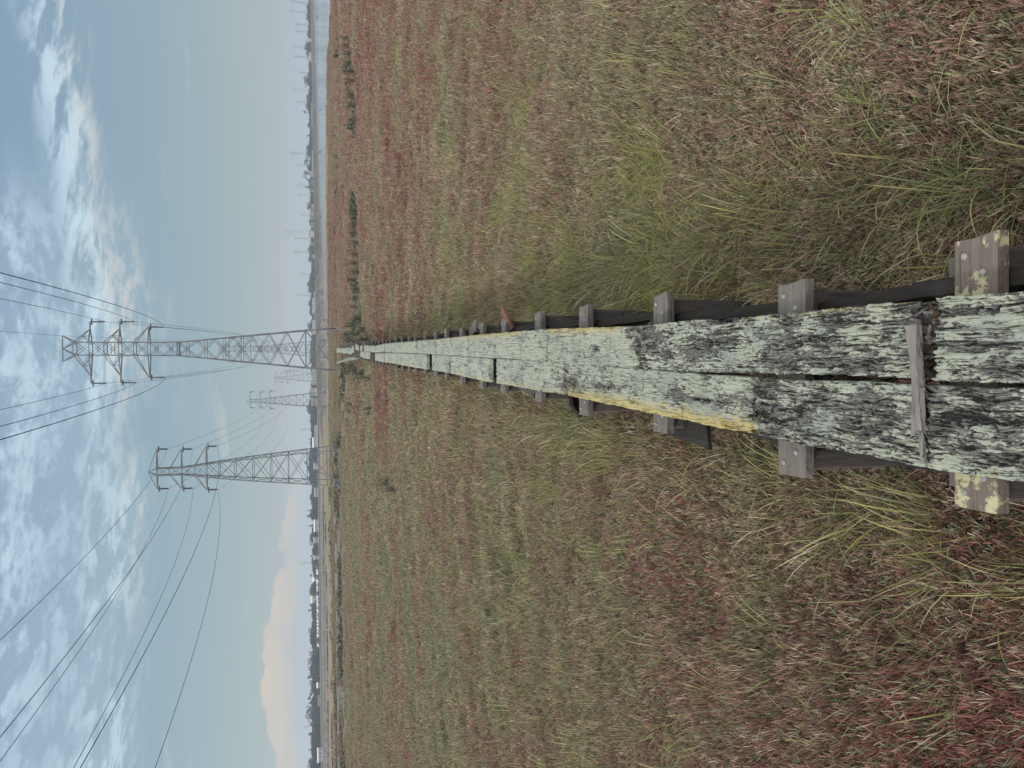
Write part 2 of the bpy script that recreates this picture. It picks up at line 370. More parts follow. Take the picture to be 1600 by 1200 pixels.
M['tyre'] = flat_mat('tyre_rubber', (.03, .03, .03), .8)
M['bird'] = flat_mat('duck_feathers', (.05, .045, .04), .7)

# ------------------------------------------------------------------ ground sheet
def curve(pts, dmax=700, z=0.0):
    a = []; dd = []
    for x, y in pts:
        p = onz(x, y, z) if ray(x, y)[2] < -1e-4 else None
        dist = dmax if p is None else min(dmax, math.hypot(p[0], p[1]))
        a.append(az(y, x)); dd.append(dist)
    o = np.argsort(a); return np.array(a)[o], np.array(dd)[o]
SH = curve([(515.5, 0), (514.5, 30), (510.5, 75), (508.6, 105), (507.8, 150), (506.6, 200), (506.4, 300), (507, 400), (508, 450), (508.6, 520), (509, 610), (508.5, 650)], 700, .2)
FB = curve([(489.6, 0), (491.2, 75), (493.0, 150), (496.6, 300), (500.3, 400), (502.6, 500), (504.6, 600), (506.0, 650)], 640)
A600 = az(600); A650 = az(655)
def shore(a): return np.interp(a, *SH)
def farb(a): return np.interp(a, *FB)
def smooth(e0, e1, v): t = np.clip((v-e0)/(e1-e0), 0, 1); return t*t*(3-2*t)
angs = np.concatenate([np.arange(-180, -38, 4.0), np.arange(-38, 38, .16), np.arange(38, 181, 4.0)])*math.pi/180
rad = np.concatenate([[0.0], np.geomspace(.6, 60, 60), np.geomspace(61, 720, 300), np.geomspace(760, 9000, 14)])
A, D = np.meshgrid(angs, rad); wob = np.zeros_like(A)
def n1(a, s, seed): return np.interp(a, np.linspace(-4, 4, int(8*s)+2), np.random.default_rng(seed).random(int(8*s)+2)-.5)
dS = shore(A)*(1+.03*n1(A, 60, 1)); dF = farb(A)*(1+.01*n1(A, 40, 2))
inw = (D > dS) & (D < dF) & (A > A650)
H = 0.10*np.sin(A*23+D*.7)*0.3
H = np.where(D < 3, 0, H)
H = H*0
edge = smooth(0, 3.0, D-dS)*smooth(0, 3.0, dF-D)*smooth(A650-.004, A650+.002, A)
H = H - .55*edge
# the levee behind the water
lv_t = np.clip((D-dF)/4.5, 0, 1); lv_b = 1-np.clip((D-dF-12)/8, 0, 1)
lev = np.minimum(lv_t, lv_b)*smooth(A650-.10, A650+.01, A)
lev_h = np.interp(A, [az(700), az(600), az(450), az(300), az(0)], [.6, 1.75, 1.75, 1.7, 1.9])
H = H + lev*lev_h
mud = np.zeros_like(A); meadow = np.zeros_like(A)
def strip(x0, x1, y0, y1, soft=.12):   # a patch of the marsh between two sight lines
    a1, a0 = az(y0, x0), az(y1, x0)
    dn = np.linalg.norm(onz(x1, (y0+y1)/2)[:2]); df = np.linalg.norm(onz(x0, (y0+y1)/2)[:2])
    wv_ = 1+.10*n1(A, 30, int(x0))
    return smooth(dn*(1-soft), dn*(1+soft), D*wv_)*smooth(df*(1+soft), df*(1-soft), D*wv_)*smooth(a0-.03, a0+.01, A)*smooth(a1+.03, a1-.01, A)
mud = np.maximum(mud, strip(525, 540, 690, 1300)*.9); mud = np.maximum(mud, strip(499, 512, 790, 1300)*.75)
meadow = np.maximum(meadow, strip(509, 519, 560, 860, .05)); meadow = np.maximum(meadow, strip(519, 525, 860, 1300)*.4)
meadow = np.maximum(meadow, strip(540, 575, 840, 1300)*.55); mud = np.maximum(mud, strip(530, 548, 560, 690)*.45)
mud = np.maximum(mud, edge*1.0)
levz = np.clip(lev*3, 0, 1); levz = np.where((D > dF) & (A > A650), 1.0, levz); levz = np.where(D > 330, 1.0, levz)
X = D*np.sin(A); Y = D*np.cos(A); nr, na = A.shape
V = np.stack([X, Y, H], -1).reshape(-1, 3)
ii = np.arange((nr-1)*(na-1)); r0 = ii//(na-1); c0 = ii % (na-1); q = r0*na+c0
Fq = np.stack([q, q+1, q+na+1, q+na], -1)[:, ::-1]
zone = np.stack([mud, meadow, levz], -1).reshape(-1, 3)
tag(link('marsh_ground', mesh('marsh_ground', V, np.ascontiguousarray(Fq), M['ground'], {'zone': zone})), kind='structure')
wm = MB(); a = np.linspace(A650-.02, 1.1, 60)
Vw = []; 
for k in a: Vw += [(80*math.sin(k), 80*math.cos(k), -.16), (900*math.sin(k), 900*math.cos(k), -.16)]
tag(link('bay_water', mesh('bay_water', Vw, [(2*k, 2*k+1, 2*k+3, 2*k+2) for k in range(len(a)-1)], M['water'])), kind='structure')

# ------------------------------------------------------------------ boardwalk
bw = tag(empty('boardwalk', (0, 3, 0)), 'old raised footway of paired planks crusted with pale green and yellow lichen', 'boardwalk')
def local(o, parent):                 # parts are modelled in world coordinates
    o.location = -parent.location; return o
ROT = [(1003, 525, .10, .05), (1012, 540, .08, .03), (1205, 655, .10, .05), (1190, 610, .06, .04), (1290, 622, .045, .025), (1225, 560, .12, .035), (1437, 490, .05, .05), (890, 600, .12, .05), (1110, 535, .12, .02), (1250, 535, .10, .03), (1180, 640, .03, .1), (985, 520, .03, .05), (1560, 480, .12, .012), (1540, 655, .14, .03), (1330, 570, .10, .02), (1392, 640, .09, .03), (1350, 665, .05, .04), (1225, 505, .05, .03), (1130, 500, .08, .015), (1300, 500, .05, .02), (1480, 660, .08, .035), (1545, 625, .05, .02), (1500, 540, .08, .012), (1575, 575, .05, .015), (1570, 715, .07, .02), (1245, 640, .03, .06), (1085, 545, .05, .02), (930, 545, .03, .012), (945, 605, .08, .012), (1100, 625, .15, .01)]
ROTW = [(onz(x, y, DECK)[:2], sx*2.2, sy*1.5) for x, y, sx, sy in ROT]
def fbm(x, y, s): return noise.fractal(Vector((x, y, s)), 1.0, 2.0, 4)
def plank(near, far, dz=(0, 0), wear=1.0, yel=None, seed=0, fine=True, thick=.045, sag=0.0, mids=None, ragged=.012, name='plank', parent=bw, zb=DECK):
    """near/far = (x, y_left, y_right) in the photograph; the board lies on the deck level"""
    st_ = [far] + (mids or []) + [near]; st_ = sorted(st_, key=lambda s_: s_[0])
    Ls = [onz(s_[0], s_[1], zb) for s_ in st_]; Rs = [onz(s_[0], s_[2], zb) for s_ in st_]
    dist = [0.0]
    for k in range(1, len(st_)): dist.append(dist[-1]+np.linalg.norm((Ls[k]+Rs[k])/2-(Ls[k-1]+Rs[k-1])/2))
    L = dist[-1]; W = np.linalg.norm(Ls[-1]-Rs[-1])
    dn = np.linalg.norm(Ls[-1]-CAM); step_ = max(.0035, dn*.0018) if fine else max(.02, dn*.004)
    nu = max(4, int(L/step_)); nv = max(6, int(W/step_))
    us = np.linspace(0, 1, nu); vs = np.linspace(0, 1, nv)
    Larr = np.array(Ls); Rarr = np.array(Rs); sp_ = np.array(dist)/L
    V = []; puv = []; ro = []; ye = []
    endN = [fbm(v*9, seed, 3.3)*ragged*1.6 + fbm(v*30, seed, 8.1)*ragged for v in vs]; endF = [fbm(v*9, seed, 13.3)*ragged*1.6+ fbm(v*30, seed, 5.1)*ragged for v in vs]
    for u in us:
        a_ = np.array([np.interp(u, sp_, Larr[:, k]) for k in range(3)]); b_ = np.array([np.interp(u, sp_, Rarr[:, k]) for k in range(3)])
        eL = fbm(u*L*6, seed, 1)*.005 + fbm(u*L*28, seed, 2)*.0025; eR = fbm(u*L*6, seed, 21)*.005 + fbm(u*L*28, seed, 7)*.0025
        z = zb + dz[0]*(1-u) + dz[1]*u - sag*4*u*(1-u)
        ax = (Larr[-1]-Larr[0]); ax /= np.linalg.norm(ax)
        for kv, v in enumerate(vs):
            p = a_ + (b_-a_)*v
            p = p + (b_-a_)/W*(eL*(1-v)+eR*v)
            p = p + ax*(endF[kv]*max(0, 1-u*L/.08) + endN[kv]*max(0, 1-(1-u)*L/.08))
            rr = 0.0
            if fine:
                for (c, sx, sy) in ROTW:
                    q_ = ((p[1]-c[1])/sx)**2 + ((p[0]-c[0])/sy)**2
                    if q_ < 5: rr = max(rr, math.exp(-q_*1.1)*(.75+.6*fbm(p[0]*25, p[1]*12, 4)))
                de = min(u, 1-u)*L
                rr = max(rr, .55*math.exp(-de/.018)*(.6+.8*fbm(v*12, seed+u*3, 9)))
            y_ = 0.0
            if yel:
                side, strength, u0, u1, wd = yel
                e = (1-v) if side == 'R' else v
                y_ = strength*max(0, 1-e/wd)*min(1, max(0, (u-u0)/.1))*min(1, max(0, (u1-u)/.1))
            V.append((p[0], p[1], z)); puv.append((u*L, v*W, seed*3.7)); ro.append(max(0, rr)); ye.append(y_)
    V = np.array(V); n0 = len(V)
    qi = np.arange((nu-1)*(nv-1)); rr_ = qi//(nv-1); cc_ = qi % (nv-1); q = rr_*nv+cc_
    F1 = np.stack([q, q+1, q+nv+1, q+nv], -1)
    # near = small u? orientation fixed by normal recalculation below
    rim = list(range(0, nv)) + [k*nv+nv-1 for k in range(1, nu)] + [(nu-1)*nv+k for k in range(nv-2, -1, -1)] + [k*nv for k in range(nu-2, 0, -1)]
    m_ = len(rim); V2 = V[rim].copy(); V2[:, 2] -= thick
    V = np.vstack([V, V2]); puv = np.array(puv); puv2 = puv[rim].copy(); puv2[:, 1] += .05
    F2 = np.array([(rim[k], n0+k, n0+(k+1) % m_, rim[(k+1) % m_]) for k in range(m_)])
    F = np.vstack([F1, F2])
    # top faces must look up
    f0 = F1[0]; nrm = np.cross(V[f0[1]]-V[f0[0]], V[f0[3]]-V[f0[0]])
    if nrm[2] < 0: F = F[:, ::-1]
    at_ = {'puv': np.vstack([puv, puv2]), 'rot': ro+[0]*m_, 'yel': ye+[0]*m_, 'wear': np.full(len(V), wear)}
    me = mesh(name, V, np.ascontiguousarray(F), M['plank'], at_)
    if parent:
        o = local(link(name, me, parent), parent)
    else: o = link(name, me)
    return o
# the chain on the left of the walker (lower in the sideways photograph)
plank((1700, 758, 612), (1449, 730, 602.5), (0, .0), 1.15, ('L', .35, .25, .8, .3), 1, mids=[(1600, 752, 610)], ragged=.01)
plank((1444, 729, 602), (1186, 681, 592.5), (.004, 0), 1.05, None, 2, mids=[(1360, 710, 598), (1247, 693, 596)])
plank((1180, 677, 591), (888, 617.5, 567.5), (0, .012), .15, ('L', 1.0, -.2, 1.2, .48), 3, mids=[(1100, 661, 586)], ragged=.02)
plank((881, 616, 567), (777, 598, 560.5), (.008, 0), .0, ('L', .55, -.2, 1.2, .3), 4)
plank((765, 596.5, 560), (704, 583, 556.5), (0, .006), -.35, ('L', .55, -.2, 1.2, .3), 5)
plank((702, 582, 556.2), (675, 578, 554), (0, 0), -.1, None, 6)
plank((667, 577, 553.5), (621, 569, 551.8), (0, 0), -.35, ('L', .6, -.2, 1.2, .2), 7)
plank((620, 568.5, 551.5), (602, 566, 551), (0, 0), -.35, ('L', .5, -.2, 1.2, .2), 8, fine=False)
plank((601, 566, 551), (586, 563, 552), (0, .02), -.2, None, 9, fine=False)
plank((578, 561, 549.8), (571, 560, 549), (0, .02), -.3, None, 10, fine=False)
plank((570, 560, 549), (563, 557, 549), (0, .0), -.3, None, 11, fine=False)
# the chain on the right
plank((1700, 596, 444), (1460, 594, 466), (0, 0), .75, None, 21, mids=[(1600, 597, 458)], ragged=.014)
plank((1428, 589, 470), (1002, 576, 509), (0, -.012), 1.25, ('R', .45, .4, 1.2, .2), 22, mids=[(1360, 586.5, 476.7), (1180, 582, 495), (1080, 580, 501.7)], ragged=.03)
plank((995, 575.5, 510.5), (855, 565, 515), (0, 0), .0, ('R', .85, -.2, .93, .32), 23, ragged=.025)
plank((853.5, 565, 515), (815, 561.5, 518), (.004, 0), -.1, None, 24)
plank((814, 561.3, 518), (732, 556.5, 525), (0, 0), -.3, ('R', .8, -.2, 1.2, .35), 25)
plank((730, 556.4, 525.3), (682, 553.5, 530.5), (0, 0), -.35, ('R', .6, -.2, 1.2, .3), 26)
plank((681, 553.3, 530.5), (652, 551.5, 532.5), (0, 0), -.05, None, 27)
plank((650.5, 551.3, 533), (612, 550.3, 536), (0, 0), -.2, None, 28)
plank((611, 550.2, 536), (601.5, 549.8, 537), (0, 0), -.1, None, 29, fine=False)
plank((600.5, 549.7, 537.2), (588, 550.5, 540), (0, 0), -.3, None, 30, fine=False)
plank((587.5, 550.5, 540), (578, 550, 540), (0, .02), -.3, None, 31, fine=False)
plank((577, 549.5, 539.8), (569, 548.3, 539.5), (0, 0), -.3, None, 32, fine=False)
plank((565, 548, 540), (562.5, 547.8, 540), (0, 0), -.2, None, 33, fine=False)
plank((560.5, 547.5, 539.5), (556, 546, 537), (.02, .03), -.3, None, 34, fine=False)
for k, (xn, xf, sh) in enumerate([(552.5, 549.8, -1.5), (549, 546.5, .8), (545.8, 543.2, .5), (542.5, 539.6, 0), (538.8, 536, .8), (535.4, 533, .3), (532.6, 530.6, .2), (530.2, 528.2, 0), (527.8, 526, .3)]):
    w_ = (xn-491)*.145
    plank((xn, 547.5+w_*.62+sh, 547.5-w_*.6+sh), (xf, 547+w_*.6+sh, 547-w_*.58+sh), (0, .01), -.2, None, 40+k, fine=False)

def board(a, b, w_, h, mat, name, parent=bw, seed=0, chip=1.2, segs=14, jag=0.0):
    """a sawn timber from a to b (centre line), with puv for grain, worn edges and an optionally broken far end"""
    a = np.array(a, float); b = np.array(b, float); d_ = b-a; L = np.linalg.norm(d_); d_ /= L
    r = np.array((0, 0, 1.)) if abs(d_[2]) < .9 else np.array((1., 0, 0))
    x = np.cross(d_, r); x /= np.linalg.norm(x); y = np.cross(x, d_)
    cs = [(-1, -.8), (-.86, -1), (.86, -1), (1, -.8), (1, .8), (.86, 1), (0, 1), (-.86, 1), (-1, .8)]; n = len(cs)
    V = []; puv = []
    for k in range(segs+1):
        t = k/segs
        for j, (ca, cb) in enumerate(cs):
            nn = (noise.noise(Vector((t*L*9+seed, j*1.7, seed)))+.5*noise.noise(Vector((t*L*31+seed, j*2.7, seed))))*.003*(1+chip)*(2.0 if k in (0, segs) else 1)
            ext = jag*(.5+.5*noise.noise(Vector((j*2.1, seed, 4))))*(1 if k == segs else 0)*(1.6 if ca > 0 else .2)
            V.append(a + d_*(t*L+ext) + x*(ca*w_/2+nn) + y*(cb*h/2+nn)); puv.append((t*L+seed*2, ca*w_/2, cb*h/2+seed))
    F = [(k*n+j, k*n+(j+1) % n, (k+1)*n+(j+1) % n, (k+1)*n+j) for k in range(segs) for j in range(n)]
    F += [tuple(range(n-1, -1, -1)), tuple(range(segs*n, segs*n+n))]
    me = mesh(name, V, F, mat, {'puv': puv})
    o = link(name, me, parent)
    return local(o, parent) if parent else o
def bolt(parent, p, r=.0105):
    mb = MB(); V = []
    mb.tube([(p[0], p[1], p[2]-.01), (p[0], p[1], p[2]+.004), (p[0]+.0005, p[1], p[2]+.008)], [r, r, r*.6], 8)
    o = mb.build('bolt', M['bolt'], parent, smooth=False); o.location = (0, 0, 0); return o
zc = DECK-.045
caps = [  # near x, far x, y of the left end, y of the right end (photograph pixels)
    (1555, 1488, 797, 373), (1256, 1212, 743, 444), (1046, 1014, 676, 462), (923, 898, 649, 479), (849, 826, 628, 489), (792, 777, 614, 499), (755, 743, 608, 506), (724, 713, 600, 513), (700, 690, 592, 514), (682, 673, 588, 519)]
capc = []
for xn, xf, yl, yr in caps:
    pl = (onz(xn, yl, zc)+onz(xf, yl, zc))/2; pr = (onz(xn, yr, zc)+onz(xf, yr, zc))/2
    wd = abs(onz(xn, (yl+yr)/2, zc)[1]-onz(xf, (yl+yr)/2, zc)[1]); capc.append((pl, pr, wd))
y_ = capc[-1][0][1]
hw = np.mean([ (c[1][0]-c[0][0])/2 for c in capc[:4]])
def centre(Y):     # middle of the walk at a depth
    pts = [(1600, 605), (1180, 592), (886, 567), (800, 561), (725, 557), (650, 552.5), (601, 551), (571, 549), (552, 547), (527, 547)]
    W_ = [onz(x, y, DECK) for x, y in pts]; W_ = sorted(W_, key=lambda p: p[1])
    return np.interp(Y, [p[1] for p in W_], [p[0] for p in W_])
while y_ < 54:
    y_ += 1.16+random.uniform(-.15, .15); c = centre(y_); e = hw*random.uniform(.86, 1.0)
    capc.append((np.array((c-e, y_, zc)), np.array((c+e*random.uniform(.9, 1), y_+random.uniform(-.05, .05), zc)), .14))
for k, (pl, pr, wd) in enumerate(capc):
    pl = pl.copy(); pr = pr.copy(); wd = min(max(wd, .11), .17); z = DECK-.048-.025
    pl[2] = pr[2] = z
    if k > 3: pl[2] += random.uniform(-.02, 0); pr[2] += random.uniform(-.02, 0)
    cb = board(pl, pr, wd, .048, M['caplich'] if k == 0 else M['cap'], 'cross_board', seed=k*1.3, segs=20, jag=.012)
    cb.rotation_euler.z = random.uniform(-.0, .0)
    if k < 9:
        for s_ in (0, 1):
            p = pl*(1-.06)+pr*.06 if s_ == 0 else pl*.06+pr*.94
            bolt(cb, p+np.array((0, wd*.22, .024))); bolt(cb, p+np.array((.05*(1 if s_ == 0 else -1), -wd*.22, .024)))
    # a second, lower board just beyond
    if k < 24:
        off = np.array((0, wd*.5+.145+random.uniform(-.015, .015), -.185)); dx_ = np.array((.015, 0, 0))
        board(pl+off+dx_, pr+off-dx_, .085, .05, M['cap'], 'lower_cross_board', seed=k*2.3+9)
    for s_, p in ((-1, pl), (1, pr)):
        px_ = p[0]-s_*.07
        if k < 30:
            board((px_, p[1]+.02, DECK-.10), (px_, p[1]+.02, -.25), .10, .10, M['edge'], 'post', seed=k+s_*.4, segs=6)
        if k < 16:
            board((px_, p[1]-.06, .02), (px_-s_*.26, p[1]-.09, DECK-.09), .035, .09, M['dark'], 'brace', seed=k+3*s_, segs=6)
    if k+1 < len(capc) and k < 34:
        ql, qr, _ = capc[k+1]
        for s_, p, q_ in ((-1, pl, ql), (1, pr, qr)):
            a_ = np.array((p[0]-s_*.07, p[1]-.02, DECK-.165-random.uniform(.10, .26))); b_ = np.array((q_[0]-s_*(.125), q_[1]+.21, DECK-.155+random.uniform(-.02, .0)))
            board(a_, b_, .055, .125, M['dark'], 'side_beam', seed=k*.7+s_, jag=.07 if k < 6 else .02)
p0, p1, _ = capc[0]
for s_, p in ((-1, p0), (1, p1)):
    a_ = np.array((p[0]-s_*.02, -.4, DECK-.36)); b_ = np.array((p[0]-s_*(.125), p[1]+.21, DECK-.155)); board(a_, b_, .055, .15, M['dark'], 'side_beam', seed=50+s_, jag=.07)
# leaning broken struts by the ends of a few bents
for (x0, y0, z0, x1, y1, z1, m_) in [(800, 515, .48, 786, 486, .56, 'redboard'), (746, 505, .5, 735, 522, .44, 'cap'), (836, 612, .4, 812, 596, .5, 'edge'), (1030, 655, .42, 1105, 680, .40, 'dark'), (905, 640, .3, 892, 622, .5, 'dark')]:
    mt = M[m_]
    board(onz(x0, y0, z0), onz(x1, y1, z1), .13, .03, mt, 'broken_board', seed=x0*.01, jag=.04)

# loose pieces that rest on the walk
zs = DECK+.022
def stick(name, x0, y0, x1, y1, r0, z0, z1, label, seed):
    o = board(onz(x0, y0, z0), onz(x1, y1, z1), r0, r0*.7, M['stick'], name, None, seed, segs=24, jag=.02)
    return tag(o, label, 'stick')
stick('stick', 1428, 508, 1436, 671, .030, zs, zs+.004, 'shorter thick grey weathered stick laid across both nearest planks', 3)
stick('stick', 1437, 606, 1442, 713, .017, zs+.004, zs-.002, 'thin dark brown split lath lying beside the thicker grey stick on the plank', 8)
mb = MB()
for k in range(46):
    c = onz(1444+random.uniform(-16, 9), 497+random.uniform(-16, 40), DECK-.035+random.uniform(-.01, .02)); v = np.array((random.gauss(0, 1), random.gauss(0, 1.6), random.gauss(0, .5))); v *= random.uniform(.008, .022)/np.linalg.norm(v)
    mb.bar(c-v, c+v, random.uniform(.005, .016), random.uniform(.004, .01))
tag(mb.build('rotten_debris', flat_mat('rotten_debris', (.11, .09, .09), .9, .6, 40)), 'crumbled dark rotten debris filling the hole between two nearest planks', kind='stuff', cat='debris')
o = plank((563, 556, 549), (526, 568.3, 565.3), (.02, -.25), 1.1, None, 71, name='loose_plank', parent=None, fine=False)
tag(o, 'dark displaced plank slanting off the far end of the boardwalk into the marsh', 'plank')
o = plank((562, 560, 558), (549, 562.5, 560.8), (.03, -.1), .2, None, 72, name='loose_plank', parent=None, fine=False, zb=DECK-.05)
tag(o, 'pale narrow plank lying beside the dark slanting plank at the far end', 'plank')

# ------------------------------------------------------------------ pylons
def lattice(profile, levels, cx_, Y0, leg_w, br_w, double=()):
    """four faces of X bracing between levels; profile(z) = half width"""
    mb = MB()
    for i in range(len(levels)-1):
        z0, z1 = levels[i], levels[i+1]; h0, h1 = profile(z0), profile(z1)
        for (ax, ay, bx, by) in ((-1,-1,1,-1), (1,-1,1,1), (1,1,-1,1), (-1,1,-1,-1)):
            mb.bar((ax*h0, ay*h0, z0), (bx*h1, by*h1, z1), br_w); mb.bar((bx*h0, by*h0, z0), (ax*h1, ay*h1, z1), br_w)
            if i in double: mb.bar((ax*(h0+h1)/2, ay*(h0+h1)/2, (z0+z1)/2), (bx*(h0+h1)/2, by*(h0+h1)/2, (z0+z1)/2), br_w)
    return mb
def ring(mb, z, h, w_):
    for (ax, ay, bx, by) in ((-1,-1,1,-1), (1,-1,1,1), (1,1,-1,1), (-1,1,-1,-1)): mb.bar((ax*h, ay*h, z), (bx*h, by*h, z), w_)
def insulator(name, p, L, parent):
    mb = MB(); mb.bar(p, (p[0], p[1], p[2]-L), .05, .05)
    for k in range(9):
        z = p[2]-.2-k*(L-.35)/8; mb.tube([(p[0], p[1], z), (p[0], p[1], z-.06)], [.05, .10], 7)
    mb.bar((p[0]-.27, p[1], p[2]-.14), (p[0]+.27, p[1], p[2]-.14), .10)
    mb.build(name, M['insul'], parent)
Y1 = 72.0
def zpx(x, y, Y): return ony(x, y, Y)[2]
# tall tower, twin peaked head
X1 = ony(478, 545.6, Y1)[0]
tzs = lambda x: zpx(x, 548, Y1)
ftop = tzs(117); waist = tzs(279); belt = tzs(478)
hwid = lambda x, y0, y1: (ony(x, y0, Y1)[0]-ony(x, y1, Y1)[0])/2
hT, hW, hB = hwid(117, 541, 561), hwid(279, 539, 560), hwid(478, 516.5, 574.7); hF = hB*1.17
def profA(z):
    return np.interp(z, [0, belt, waist, ftop], [hF, hB, hW, hT])
def arm_tip(x, y): p = ony(x, y, Y1); return (p[0]-X1, p[2])
tA = tag(empty('pylon', (X1, Y1, 0)), 'tallest near lattice pylon with a twin-horned head at the end of the boardwalk', 'pylon')
def legs(parent, prof, zs_, w_):
    for sx in (-1, 1):
        for sy in (-1, 1):
            mb = MB()
            for a_, b_ in zip(zs_[:-1], zs_[1:]): mb.bar((sx*prof(a_), sy*prof(a_), a_), (sx*prof(b_), sy*prof(b_), b_), w_)
            if zs_[0] == 0:
                mb.tube([(sx*prof(0), sy*prof(0), -.3), (sx*prof(0), sy*prof(0), .25)], .22, 8)
            mb.build('leg', M['steel'], parent)
legs(tA, profA, [0, belt, waist, ftop], .095)
lv = [tzs(x) for x in (478, 449, 421, 393, 365, 336, 308, 279)]
mb = lattice(profA, lv, 0, 0, .1, .05, double=(3, 4, 5, 6)); ring(mb, belt, hB, .08); ring(mb, waist, hW, .12)
hd = [tzs(x) for x in (279, 256, 233, 211, 188, 165, 142, 117)]
m2 = lattice(profA, hd, 0, 0, .1, .04, double=(0, 1, 4)); [ring(m2, z, profA(z), .06) for z in hd[2:]]
mb.build('body_bracing', M['steel'], tA); m2.build('head_bracing', M['steel'], tA)
mb = MB()
for (ax, ay, bx, by) in ((-1,-1,1,-1), (1,-1,1,1), (1,1,-1,1), (-1,1,-1,-1)):
    mb.bar((ax*hF, ay*hF, .2), (bx*hB, by*hB, belt), .075); mb.bar((bx*hF, by*hF, .2), (ax*hB, ay*hB, belt), .075)
mb.build('foot_bracing', M['steel'], tA)
mb = MB(); zt = tzs(98); 
for x_, yy in ((-1.12, 0), (1.12, 0)):
    for sy in (-1, 1):
        mb.bar((math.copysign(hT, x_), sy*hT, ftop), (x_, 0, zt), .06)
for sx in (-1, 1):
    for sy in (-1, 1): mb.bar((sx*hT, sy*hT, ftop), (0, 0, zt), .055)
mb.bar((-1.12, 0, zt), (1.12, 0, zt), .07); mb.build('peak', M['steel'], tA)
armsA = []
for (xb, yr, yl, xs, struts, ystay) in ((141.5, 502.7, 599, 118, True, 513), (188, 502.6, 598, 165, True, 512.5), (233.5, 511, 590, 211, False, 511)):
    for side, yy in ((1, yr), (-1, yl)):
        tx, tz = arm_tip(xb, yy); tz = tzs(xb)+.0
        h_ = profA(tz); zs2 = tzs(xs); h2 = profA(zs2); mb = MB()
        sx = side; ex = abs(tx)*side
        stx = side*(abs(tx) if not struts else abs(tx)-.68)
        for sy in (-1, 1):
            mb.bar((sx*h_, sy*h_, tz), (stx, sy*.06, tz), .085); mb.bar((sx*h2, sy*h2, zs2), (stx, sy*.03, tz+.06), .055)
            if struts:
                mxx = sx*(h_+(abs(stx)-h_)*.5); f_ = .5
                q = (mxx, sy*h_*.5, tz+(zs2-tz)*.5); mb.bar(q, (mxx, sy*h_*.55, tz), .05); mb.bar(q, (sx*h_, sy*h_, tz), .05)
        mb.bar((stx, 0, tz), (ex, 0, tz), .10); mb.bar((sx*h_, -h_, tz), (sx*h_, h_, tz), .06)
        mb.build('cross_arm', M['steel'], tA)
        L = tzs(xb)-tzs(xb+24); insulator('insulator', (ex, 0, tz), L, tA); armsA.append((ex, tz-L))
hornA = (1.12, zt)
# lower tower, single peak
Yb = 72.0
XB = ony(480, 728.5, Yb)[0]; zB = lambda x: zpx(x, 731, Yb); wB = lambda x, a_, b_: (ony(x, a_, Yb)[0]-ony(x, b_, Yb)[0])/2
kz = [0, zB(480), zB(396), zB(343), zB(284), zB(245)]; kh = [wB(532, 701, 757), wB(480, 704, 752), wB(396, 713, 747.5), wB(343, 719, 743), wB(284, 727.5, 738.5), wB(245, 728, 739)]
profB = lambda z: np.interp(z, kz, kh)
tB = tag(empty('pylon', (XB, Yb, 0)), 'shorter near lattice pylon with a single pointed top standing alone left of the boardwalk', 'pylon')
legs(tB, profB, kz, .078)
lvB = [zB(x) for x in (480, 451, 424, 396, 368, 343, 323)]
mb = lattice(profB, lvB, 0, 0, .1, .044); [ring(mb, z, profB(z), .05) for z in lvB]
mb.build('body_bracing', M['steel'], tB)
hdB = [zB(x) for x in (323, 304, 284, 264, 245)]; mb = lattice(profB, hdB, 0, 0, .1, .036); [ring(mb, z, profB(z), .045) for z in hdB]
mb.build('head_bracing', M['steel'], tB)
mb = MB()
for sx in (-1, 1):
    for sy in (-1, 1): mb.bar((sx*kh[0], sy*kh[0], .2), (-sx*kh[1] if sy < 0 else sx*kh[1]*.2, sy*kh[1], kz[1]), .06)
ring(mb, zB(511), profB(zB(511)), .05); mb.build('foot_bracing', M['steel'], tB)
mb = MB(); ptop = zB(231.5)
for sx in (-1, 1):
    for sy in (-1, 1): mb.bar((sx*kh[-1], sy*kh[-1], kz[-1]), (0, 0, ptop), .05)
mb.build('peak', M['steel'], tB)
armsB = []
for xb, yr, yl, xs in ((245.5, 702, 764, 231.5), (284, 702, 763.5, 266), (323, 697.5, 765.5, 305)):
    for side, yy in ((1, yr), (-1, yl)):
        p = ony(xb, yy, Yb); ex = p[0]-XB; tz = zB(xb); h_ = profB(tz); zs2 = zB(xs); h2 = profB(zs2) if xs > 240 else .02; mb = MB()
        for sy in (-1, 1):
            mb.bar((side*h_, sy*h_, tz), (ex, 0, tz), .075); mb.bar((side*h2, sy*h2, zs2), (ex, 0, tz+.03), .045)
        mb.build('cross_arm', M['steel'], tB); L = tzs(300)-tzs(317)
        insulator('insulator', (ex, 0, tz), L, tB); armsB.append((ex, tz-L))
# the same towers again further along both lines
def dup_tower(src, X, Y_, label):
    c = copy_tree(src); c.location = (X, Y_, 0); tag(c, label, 'pylon', 'pylons of the two lines across the marsh'); return c
tA['group'] = tB['group'] = 'pylons of the two lines across the marsh'
YA = [72, 182, 292]; YB = [72, 174, 288, 390]
xl1 = lambda Y_: X1 + (ony(480, 545, Y_)[0]-ony(480, 545, 72)[0])*1.0
dup_tower(tA, xl1(182), 182, 'twin-horned lattice pylon seen inside the legs of the tallest one, second of its line')
dup_tower(tA, xl1(292), 292, 'farthest and palest twin-horned pylon, seen small through the tallest pylon')
lab = {174: 'small single-pointed lattice pylon beyond the shorter near pylon, standing by the green meadow', 288: 'third pylon of the single-pointed line, tiny and close beside the tallest pylon', 390: 'farthest pylon of the single-pointed line, faint and half hidden behind the third'}
VPX = XB/1.0
for Y_, yt in ((174, 625), (288, 590), (390, 579)):
    dup_tower(tB, ony(480, yt, Y_)[0], Y_, lab[Y_])
